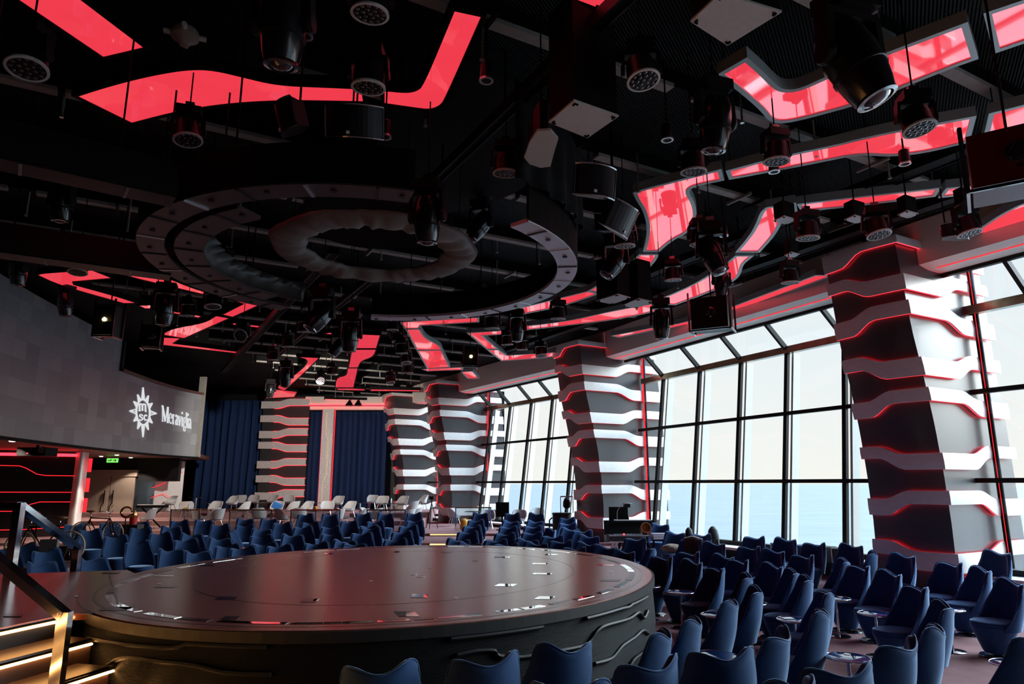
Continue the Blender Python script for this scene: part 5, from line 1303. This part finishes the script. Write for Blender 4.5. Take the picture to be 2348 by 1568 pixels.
for i, (x, Y, a) in enumerate(sorted(GC)):
    X = (x - CX) / F * Y
    for it in range(20):
        for q in occ:
            d = V((X, Y)) - V(q)
            if d.length < .72: X += (.74 - d.length) * (1 if X >= q[0] else -1)
    occ.append((X, Y)); k = i % 5 == 0
    if (V((X, Y, 0)) - V((-4.4, 36.2, 0))).length < 1.2: continue
    place_copy(T_g[k], not g_used[k], (X, Y, terr(Y)), R(a), 'pale grey shell chair on the far terrace, %s from the left' % ('%s' % ORD[i + 1] if i < 24 else ORD[i - 23] + ' after the first twenty-four'), 'chair', 'grey shell chairs on the terrace'); g_used[k] = True
for i, (x, Y, a, lab) in enumerate([(1046, 33.3, -70, 'pale grey shell chair beside the foot of the aisle-end column'), (1120, 31, 180, 'pinkish grey shell chair under the black monitor by the windows'), (1190, 31, 170, 'bluish grey shell chair in front of the far window bay'), (1230, 33.4, 160, 'reddish grey shell chair near the far window bay')]):
    o = copy_tree(T_g[i % 2]); X = (x - CX) / F * Y; o.location = (X, Y, .32); o.rotation_euler = (0, 0, R(a)); tag(o, lab, 'chair', 'grey shell chairs by the far windows')
def make_rtable():
    root = empty('pedestal_table', (0, 0, 0))
    MB().lathe([(.38, .715), (.4, .72), (.4, .735), (.38, .74)], 28).build('table_top', M_blackgloss, root, True, ang=40)
    MB().tube([(0, 0, .02), (0, 0, .715)], .04, 12).build('pole', M_chrome, root, True, ang=40)
    MB().lathe([(.25, 0), (.25, .015), (.06, .03)], 22).build('base_disc', M_chrome, root, True, ang=40)
    return root
T_r = tree_of(make_rtable())
for i, (x, Y) in enumerate([(468, 38), (498, 34.8), (606, 34.9), (729, 34.9), (835, 34.9), (905, 34.2), (446, 31.1), (640, 31.2), (737, 29.9), (895, 30.4)]):
    X = (x - CX) / F * Y
    for it in range(25):
        for q in occ:
            d = V((X, Y)) - V(q)
            if d.length < .72: d.normalize(); X += d.x * .03; Y = min(max(Y + d.y * .03, 29.4), 41)
    occ.append((X, Y))
    place_copy(T_r, i == 0, (X, Y, terr(Y)), 0, 'black round pedestal table on the %s terrace level, %s' % (('lower', 'upper')[Y > 32], ORD[(i if i < 6 else i - 6) + 1] + ' from the left'), 'table', 'pedestal tables on the terrace')
o = copy_tree(T_r); o.location = ((1088 - CX) / F * 31.8, 31.8, .32); tag(o, 'pedestal table beside the aisle-end column near the windows', 'table', 'pedestal tables by the far windows')
for i, (xa, xb, Y) in enumerate([(414, 480, 28.9), (545, 640, 28.9), (681, 792, 28.9), (850, 938, 28.9), (1047, 1128, 30.2)]):
    X0, X1 = (xa - CX) / F * Y, (xb - CX) / F * Y; zb = .42 if i < 4 else .32; zr = CAMH - (1166 - HZ) / F * Y if i < 4 else CAMH - (1161 - HZ) / F * Y
    root = empty('glass_railing', ((X0 + X1) / 2, Y, zb), 'glass railing with a brass top rail on the terrace edge, %s from the left' % ORD[i + 1], 'railing', 'glass railings of the terrace')
    MB().bar((X0, Y, zr), (X1, Y, zr), .09, .05).build('top_rail', M_brass if i != 2 else M_redc, root)
    MB().box(((X0 + X1) / 2, Y, (zb + zr) / 2), (X1 - X0, .02, zr - zb)).build('glass_panel', M_rail_glass, root)
    for X in (X0 + .03, X1 - .03): MB().bar((X, Y, zb), (X, Y, zr), .05).build('post', M_chrome, root)
# ---------------------------------------------------------------- bicycles, horns and small things at the far left
def bicycle(c, yaw, z0, label, horn):
    root = empty('bicycle', (c[0], c[1], z0), label, 'bicycle', 'vintage bicycles')
    Mx = Matrix.Translation((c[0], c[1], z0)) @ Matrix.Rotation(yaw, 4, 'Z')
    def T(m_, nm, mt, par=root, **k): return m_.xf(Mx).build(nm, mt, par, True, **k)
    for x in (-.52, .52):
        circ = [V((x + .33 * math.cos(2 * math.pi * i / 36), 0, .35 + .33 * math.sin(2 * math.pi * i / 36))) for i in range(36)]
        w = T(MB().tube(circ, .02, 6, closed=True), 'wheel', M_rubber)
        sp = MB()
        for i in range(14): sp.tube([V((x, 0, .35)), circ[(i * 36) // 14]], .003, 3)
        T(sp.tube([V((x, -.04, .35)), V((x, .04, .35))], .02, 8), 'spokes', M_chrome, w)
    fr = MB()
    for a, b in (((-.36, .78), (-.05, .32)), ((-.36, .78), (.25, .80)), ((-.05, .32), (.25, .72)), ((.25, .82), (.28, .62)), ((.52, .35), (-.05, .33)), ((.52, .35), (.25, .78))):
        fr.tube([V((a[0], 0, a[1])), V((b[0], 0, b[1]))], .016, 8)
    T(fr, 'frame', M_black)
    T(MB().tube([V((-.52, .05, .35)), V((-.42, .05, .68)), V((-.37, 0, .8))], .013, 6).tube([V((-.52, -.05, .35)), V((-.42, -.05, .68)), V((-.37, 0, .8))], .013, 6), 'fork', M_black)
    T(MB().tube([V((-.37, 0, .78)), V((-.35, 0, .95))], .014, 6).tube([V((-.2, -.28, .97)), V((-.3, -.2, 1.0)), V((-.37, 0, .95)), V((-.3, .2, 1.0)), V((-.2, .28, .97))], .012, 6), 'handlebar', M_chrome)
    T(MB().tube([V((.25, 0, .8)), V((.27, 0, .95))], .013, 6), 'seat_post', M_chrome)
    T(MB().lathe([(.02, .04), (.09, .03), (.11, .0), (.05, -.03)], 14, V((.27, 0, .98)), None, 1.35, .8), 'saddle', M_leather)
    T(MB().lathe([(.09, -.02), (.1, 0), (.09, .02)], 14, V((-.05, 0, .32)), Matrix.Rotation(math.pi / 2, 3, 'X')), 'chainring', M_chrome)
    return root
struct(MB().box((-11.9, 15.8, .27), (5.0, 1.4, .55)).build('floor_platform', M_carpet))
struct(MB().box((-12.2, 20.9, .25), (2.6, .7, .5)).build('floor_plinth', M_wall))
bicycle((-10.5, 15.95), R(5), .55, 'vintage bicycle with cream tyres behind the chairs at far left', 0)
bicycle(((232 - CX) / F * 20.3, 20.8), R(172), .5, 'vintage bicycle in front of the double door', 0)
def horn(p, s_, yaw, label):
    root = empty('brass_horn', p, label, 'horn', 'brass horns'); Mx = Matrix.Rotation(yaw, 3, 'Z')
    pts = [p + Mx @ V((s_ * .18 * math.cos(a), 0, s_ * .18 * math.sin(a))) for a in [i / 14 * 5.2 for i in range(15)]]
    MB().tube(pts, [s_ * (.025 + .002 * i) for i in range(15)], 8).build('tubing', M_brass, root, True)
    d = (pts[-1] - pts[-2]).normalized(); q = d.to_track_quat('Z', 'Y').to_matrix()
    MB().lathe([(s_ * .05, 0), (s_ * .06, s_ * .12), (s_ * .10, s_ * .2), (s_ * .17, s_ * .25), (s_ * .16, s_ * .25), (s_ * .09, s_ * .19)], 18, pts[-1], q).build('bell', M_brass, root, True)
    MB().tube([p - V((0, 0, s_ * .15)), V((p.x, p.y, floor_z(p.y)))], .014, 6).build('stand', M_black, root)
    return root
horn(atY(290, 1174, 20.6), .8, .2, 'coiled brass horn shining above the bicycle in front of the double door')
horn(atY(87, 1184, 16.42), .55, 2.6, 'small curved brass horn above the bicycle at far left')
p = atY(306, 1190, 22); o = MB().lathe([(.1, -.16), (.13, .16), (.12, .16)], 14, p + V((0, 0, .0))).build('red_bucket', M_redc); tag(o, 'small red bucket to the right of the brass horn', 'bucket')
st = MB().box((p.x, p.y, (p.z - .16 + floor_z(22)) / 2), (.5, .4, p.z - .16 - floor_z(22))).build('black_crate', M_case); tag(st, 'black crate under the small red bucket', 'crate')
p = atY(112, 1256, 15.3); o = MB().box(p, (.34, .12, .36), .2).build('paper_bag', M_greyin); tag(o, 'pale bag hanging by the bicycle at far left', 'bag')
kY = 29.4; kx = (372 - CX) / F * 30.6
root = empty('stage_keyboard', (kx, 30.6, .42), 'black stage keyboard on a stand by the terrace railing at left', 'keyboard')
MB().box((kx, 30.6, 1.32), (1.25, .35, .12)).build('body', M_black, root)
k_ = MB()
for i in range(26): k_.box((kx - .55 + i * .044, 30.47, 1.385), (.038, .12, .02))
k_.build('keys', M_white, root)
for s_ in (-1, 1): MB().bar((kx - .45 * s_, 30.6, .42), (kx + .45 * s_, 30.6, 1.26), .05, .05, up=(0, 1, 0)).build('stand_leg', M_black, root)
def bottle(p, label):
    root = empty('water_bottle', p, label, 'bottle', 'bottles on the terrace tables')
    MB().lathe([(.035, 0), (.038, .02), (.038, .16), (.015, .21), (.014, .23)], 12, p).build('bottle_body', M_pet, root, True); MB().lathe([(.017, .23), (.017, .25)], 10, p).build('cap', M_bluec, root)
bx = [(X, Y) for X, Y in occ if True]
T_loc = [o for o in bpy.data.objects if o.parent is None and o.name.startswith('pedestal_table')]
for i, (k, dx) in enumerate(((6, -.2), (6, .18), (5, 0))):
    l = T_loc[k].location; bottle(V((l.x + dx, l.y - .1, l.z + .742)), ('left water bottle on the leftmost lower terrace table', 'right water bottle on the leftmost lower terrace table', 'water bottle on the upper terrace table nearest the aisle-end column')[i])
l = T_loc[6].location; o = MB().lathe([(.14, 0), (.17, .05), (.12, .12), (.04, .15)], 14, V((l.x, l.y + .12, l.z + .742))).build('woven_basket', mat('straw', (.5, .38, .2), .8, noise=.4, nscale=30, bump=.6)); tag(o, 'tan woven basket on the leftmost lower terrace table', 'basket')
l = T_loc[7].location; p = V((l.x, l.y - .1, l.z + .742 + .16)); o = MB().obox(p, (.2, 0, -.08), (0, .02, .02), (.05, .02, .12)).build('blue_folder', M_bluec); tag(o, 'blue folder standing on a lower terrace table behind the second glass railing', 'folder')
l = T_loc[8].location; p = V((l.x, l.y - .1, l.z + .742 + .10)); o = MB().lathe([(.06, -.1), (.1, -.04), (.09, .06), (.03, .1)], 12, p).build('yellow_bag', M_yel, None, True); tag(o, 'small yellow bag on a lower terrace table behind the third glass railing', 'bag')
p = atY(1064, 1200, 29.6); o = MB().lathe([(.1, -.28), (.15, -.16), (.13, .08), (.06, .2)], 12, p, None, 1.2, .7).build('yellow_jacket', M_yel, None, True); tag(o, 'yellow jacket hanging near the fifth glass railing', 'jacket')
# red coffee tables with gear in the left bank
p = atY(530, 1226, 18.6)
root = empty('red_table', (p.x, p.y, floor_z(18.6)), 'small pinkish red table among the left bank of chairs', 'table')
MB().box((p.x, p.y, .62), (.95, .35, .04)).build('table_top', mat('pink_top', (.55, .16, .13), .5), root)
for dx in (-.4, .4): MB().bar((p.x + dx, p.y, .6), (p.x + dx, p.y, floor_z(18.6)), .05).build('leg', M_chrome, root)
p = at(322, 1281, SZ + .05)
# camera tripod by the aisle-end column
def tripod(p, z0, label):
    root = empty('camera_tripod', (p.x, p.y, z0), label, 'tripod', 'camera tripods')
    for k in range(3):
        a = k * 2.09 + .4; MB().tube([p - V((0, 0, .15)), V((p.x + .32 * math.cos(a), p.y + .32 * math.sin(a), z0))], .018, 6).build('leg', M_black, root)
    MB().tube([p - V((0, 0, .25)), p], .025, 8).build('column', M_black, root); MB().box(p + V((0, 0, .07)), (.2, .26, .15)).lathe([(.05, 0), (.055, .14)], 12, p + V((0, -.1, .07)), Matrix.Rotation(R(90), 3, 'X')).build('camera_body', M_dark, root)
tripod(atY(990, 1145, 31.5), .32, 'black camera tripod left of the aisle-end column')
mp_ = atY(1152, 1168, 30.5)
root = empty('floor_monitor', (mp_.x, mp_.y, .32), 'black monitor on a stand in front of the far window bay', 'monitor')
MB().box(mp_, (.58, .08, .62)).build('monitor_panel', M_black, root); MB().bar((mp_.x, mp_.y + .06, .34), (mp_.x, mp_.y + .06, mp_.z), .07).build('stand', M_black, root); MB().box((mp_.x, mp_.y + .06, .33), (.5, .4, .03)).build('foot', M_black, root)
# spare moving head standing on a case in front of the far window
mh = atY(1288, 1168, 27.2)
root = empty('case_tower', (mh.x, mh.y, .22), 'black round case tower with handles in front of the far window bay', 'case')
MB().lathe([(.36, .0), (.36, mh.z - .22 - .12)], 20, (mh.x, mh.y, .22)).build('drum', M_pack, root, True, ang=40)
MB().lathe([(.38, 0), (.38, .05)], 20, (mh.x, mh.y, mh.z - .18)).build('lid', M_dark, root)
for s_ in (-1, 1): MB().tube([V((mh.x + s_ * .37, mh.y, mh.z - .3)), V((mh.x + s_ * .48, mh.y, mh.z - .4)), V((mh.x + s_ * .48, mh.y, mh.z - .7)), V((mh.x + s_ * .37, mh.y, mh.z - .8))], .03, 6).build('handle', M_black, root)
z = mh.z - .13
root = empty('standing_spotlight', (mh.x, mh.y, z), 'black spotlight with a pale yoke standing on the case tower', 'spotlight')
fr = MB()
for s_ in (-1, 1): fr.bar((mh.x + .2 + s_ * .24, mh.y, z), (mh.x + .2 + s_ * .24, mh.y, z + .62), .03)
fr.bar((mh.x - .04, mh.y, z + .62), (mh.x + .44, mh.y, z + .62), .08, .05).build('yoke', M_alu, root)
MB().lathe([(.1, .2), (.15, .05), (.15, -.12), (.1, -.18)], 16, (mh.x + .2, mh.y, z + .36), Matrix.Rotation(.5, 3, 'X')).build('head', M_dark, root, True)
# mixing desk in its flight case
dk = atY(1452, 1226, 22.4); dz = floor_z(22.4)
root = empty('mixing_desk', (dk.x, dk.y, dz), 'open flight case mixing desk with a raised black lid, before the second column', 'mixing desk')
w = 1.6
MB().box((dk.x, dk.y, dk.z - .1), (w, .7, .2)).build('case_base', M_case, root)
for zz in (dk.z - .19, dk.z): MB().box((dk.x, dk.y - .36, zz), (w + .02, .03, .03)).build('edge_trim', M_alu, root)
MB().obox((dk.x - .05, dk.y + .38, dk.z + .2), (.82, 0, 0), (0, .02, 0), (0, .06, .22)).build('case_lid', M_black, root)
MB().box((dk.x + .05, dk.y + .36, dk.z + .43), (1.2, .06, .03)).build('lamp_bar', M_white, root)
b_ = MB()
for i in range(14): b_.box((dk.x - .6 + i * .085, dk.y - .1, dk.z + .02), (.03, .3, .02))
b_.build('faders', M_alu, root); MB().box((dk.x - .35, dk.y - .34, dk.z + .04), (.05, .03, .05)).build('status_light', M_led, root)
for s_ in (-1, 1):
    MB().bar((dk.x + s_ * .55, dk.y - .3, dk.z - .2), (dk.x + s_ * .75, dk.y - .3, dz), .06, .05, up=(0, 1, 0)).bar((dk.x + s_ * .55, dk.y + .3, dk.z - .2), (dk.x + s_ * .75, dk.y + .3, dz), .06, .05, up=(0, 1, 0)).build('leg', M_alu, root)
MB().tube(catmull([V((dk.x - .45, dk.y + .3, dk.z + .4)), V((dk.x - .42, dk.y + .3, dk.z + .75)), V((dk.x - .2, dk.y + .25, dk.z + .95)), V((dk.x + .05, dk.y + .2, dk.z + .95))], 6), .012, 5).build('gooseneck_lamp', M_alu, root)
c = V((dk.x + .36, dk.y - .2, dk.z + .20)); o = MB().lathe([(.17, -.12), (.17, .12), (.14, .12), (.14, -.12)], 20, c, Matrix.Rotation(R(70), 3, 'X')).build('brass_ring_drum', mat('copper_ring', (.55, .3, .17), .3, .9), None, True, ang=40); tag(o, 'copper coloured round drum lying on the mixing desk', 'drum')
pm = atY(1418, 1182, 23.2); root = empty('desk_monitor', (pm.x, pm.y, floor_z(23.2)), 'black flat monitor standing behind the mixing desk against the column', 'monitor')
MB().box(pm, (.62, .06, .56)).build('monitor_panel', M_black, root); MB().bar((pm.x, pm.y + .05, pm.z), (pm.x, pm.y + .05, floor_z(23.2)), .06).build('stand', M_black, root)
tripod(atY(1437, 1163, 23.8), floor_z(23.8), 'black camera tripod behind the mixing desk')
ps = atY(1514, 1229, 21.2); root = empty('silver_case', (ps.x, ps.y, floor_z(20.8)), 'silver ribbed case on a stand at the right end of the mixing desk', 'case')
MB().box(ps, (.52, .5, .16)).build('case_body', M_alu, root)
for zz in (-.04, .02): MB().box(ps + V((0, -.255, zz)), (.5, .02, .03)).build('rib', M_white, root)
for s_ in (-1, 1): MB().bar(ps + V((s_ * .2, 0, -.08)), (ps.x + s_ * .24, ps.y, floor_z(20.8)), .05).build('leg', M_black, root)
# bags and coats on chairs and the window ledge
def backpack(p, s_, label):
    root = empty('backpack', p - V((0, 0, s_ * .5)), label, 'backpack', 'black backpacks')
    MB().lathe([(.17 * s_, -.5 * s_), (.2 * s_, -.3 * s_), (.2 * s_, .1 * s_), (.16 * s_, .35 * s_), (.07 * s_, .48 * s_), (.01, .5 * s_)], 16, p, None, 1.15, .75).build('bag_body', M_pack, root, True)
    MB().tube([p + V((-.1 * s_, -.12 * s_, .4 * s_)), p + V((-.22 * s_, -.1 * s_, .2 * s_)), p + V((-.2 * s_, -.1 * s_, -.3 * s_))], .02 * s_, 5).build('strap', M_dark, root); MB().obox(p + V((0, -.15 * s_, -.15 * s_)), (.13 * s_, 0, 0), (0, .04 * s_, 0), (0, 0, .16 * s_)).build('pocket', M_pack, root)
def atop(x, y, Y): return atY(x, y, Y)
backpack(atY(1636, 1236, 20.2), .72, 'large black backpack leaning on the window ledge behind the chairs')
backpack(atY(1580, 1229, 20.6), .5, 'small black backpack between two chairs by the windows')
def lump(p, r, m, name, label, cat):
    rows = []
    for i in range(10):
        t = math.pi * i / 9; rows.append([p + V((r[0] * math.sin(t) * math.cos(2 * math.pi * k / 16) * (1 + .3 * math.sin(k * 2.1 + i)), r[1] * math.sin(t) * math.sin(2 * math.pi * k / 16) * (1 + .15 * math.sin(k * 1.7 + i * 2)), r[2] * math.cos(t))) for k in range(16)])
    o = MB().grid(rows, closev=False, closeu=True).build(name, m, None, True); return tag(o, label, cat)
cj = [c for c in chairs if c[1] == 1587 and c[2] == 1234][0]; cs = [c for c in chairs if c[1] == 1550][0]
fr, bkk = [], []
rt = V((cj[6].y, -cj[6].x, 0))
for i in range(9):
    u = (i / 8 - .5) * .46; zt = 1.0 - .05 * abs(u) / .2; w_ = .03 * math.sin(i * 2.3)
    bc = cj[5] - cj[6] * .36 + rt * u + V((0, 0, floor_z(cj[5].y)))
    colp = [bc + cj[6] * (.09 + w_ * .4) + V((0, 0, zt - .34 + w_)), bc + cj[6] * .075 + V((0, 0, zt - .12)), bc + cj[6] * .04 + V((0, 0, zt)), bc - cj[6] * .04 + V((0, 0, zt + .02)), bc - cj[6] * .085 + V((0, 0, zt - .14)), bc - cj[6] * (.10 + w_ * .4) + V((0, 0, zt - .42 + w_))]
    fr.append(colp); bkk.append([p + (p - bc - V((0, 0, zt - .3))).normalized() * .045 for p in colp])
fj = MB().slab(fr, bkk).build('fur_jacket', M_fur, None, True); tag(fj, 'brown fur jacket draped over a chair right of the mixing desk', 'jacket')
lump(cs[5] + V((0, 0, .58 + floor_z(cs[5].y))), (.24, .2, .13), M_furpale, 'fur_stole', 'mottled pale fur stole lying on a chair near the mixing desk', 'coat')
for (x, y, Y, w, lab) in ((1795, 1243, 17.7, .4, 'left piece of the black flight cases on the ledge between window chairs'), (1868, 1258, 17.0, .85, 'long black flight case with chrome edges on the ledge behind the window chairs'), (1932, 1262, 16.5, .3, 'small black equipment case at the right end of the window ledge')):
    p = atY(x, y, Y); zb = .5
    c = V((p.x, p.y, zb + .17)); root = empty('flight_case', (c.x, c.y, zb), lab, 'case', 'flight cases on the window ledge')
    yaw = math.atan2((colB - colA).y, (colB - colA).x); MB().box(c, (w, .4, .34), yaw).build('case_body', M_case, root)
    d = (colB - colA).normalized(); n_ = V((-d.y, d.x, 0)) * -1
    fr = MB()
    for s_ in (-1, 1):
        for z_ in (-.16, .16): fr.bar(c + d * w / 2 + n_ * .2 * s_ + V((0, 0, z_)), c - d * w / 2 + n_ * .2 * s_ + V((0, 0, z_)), .03)
        for e in (-1, 1): fr.bar(c + d * w / 2 * e + n_ * .2 * s_ + V((0, 0, -.17)), c + d * w / 2 * e + n_ * .2 * s_ + V((0, 0, .17)), .03)
    fr.build('edge_trim', M_alu, root)
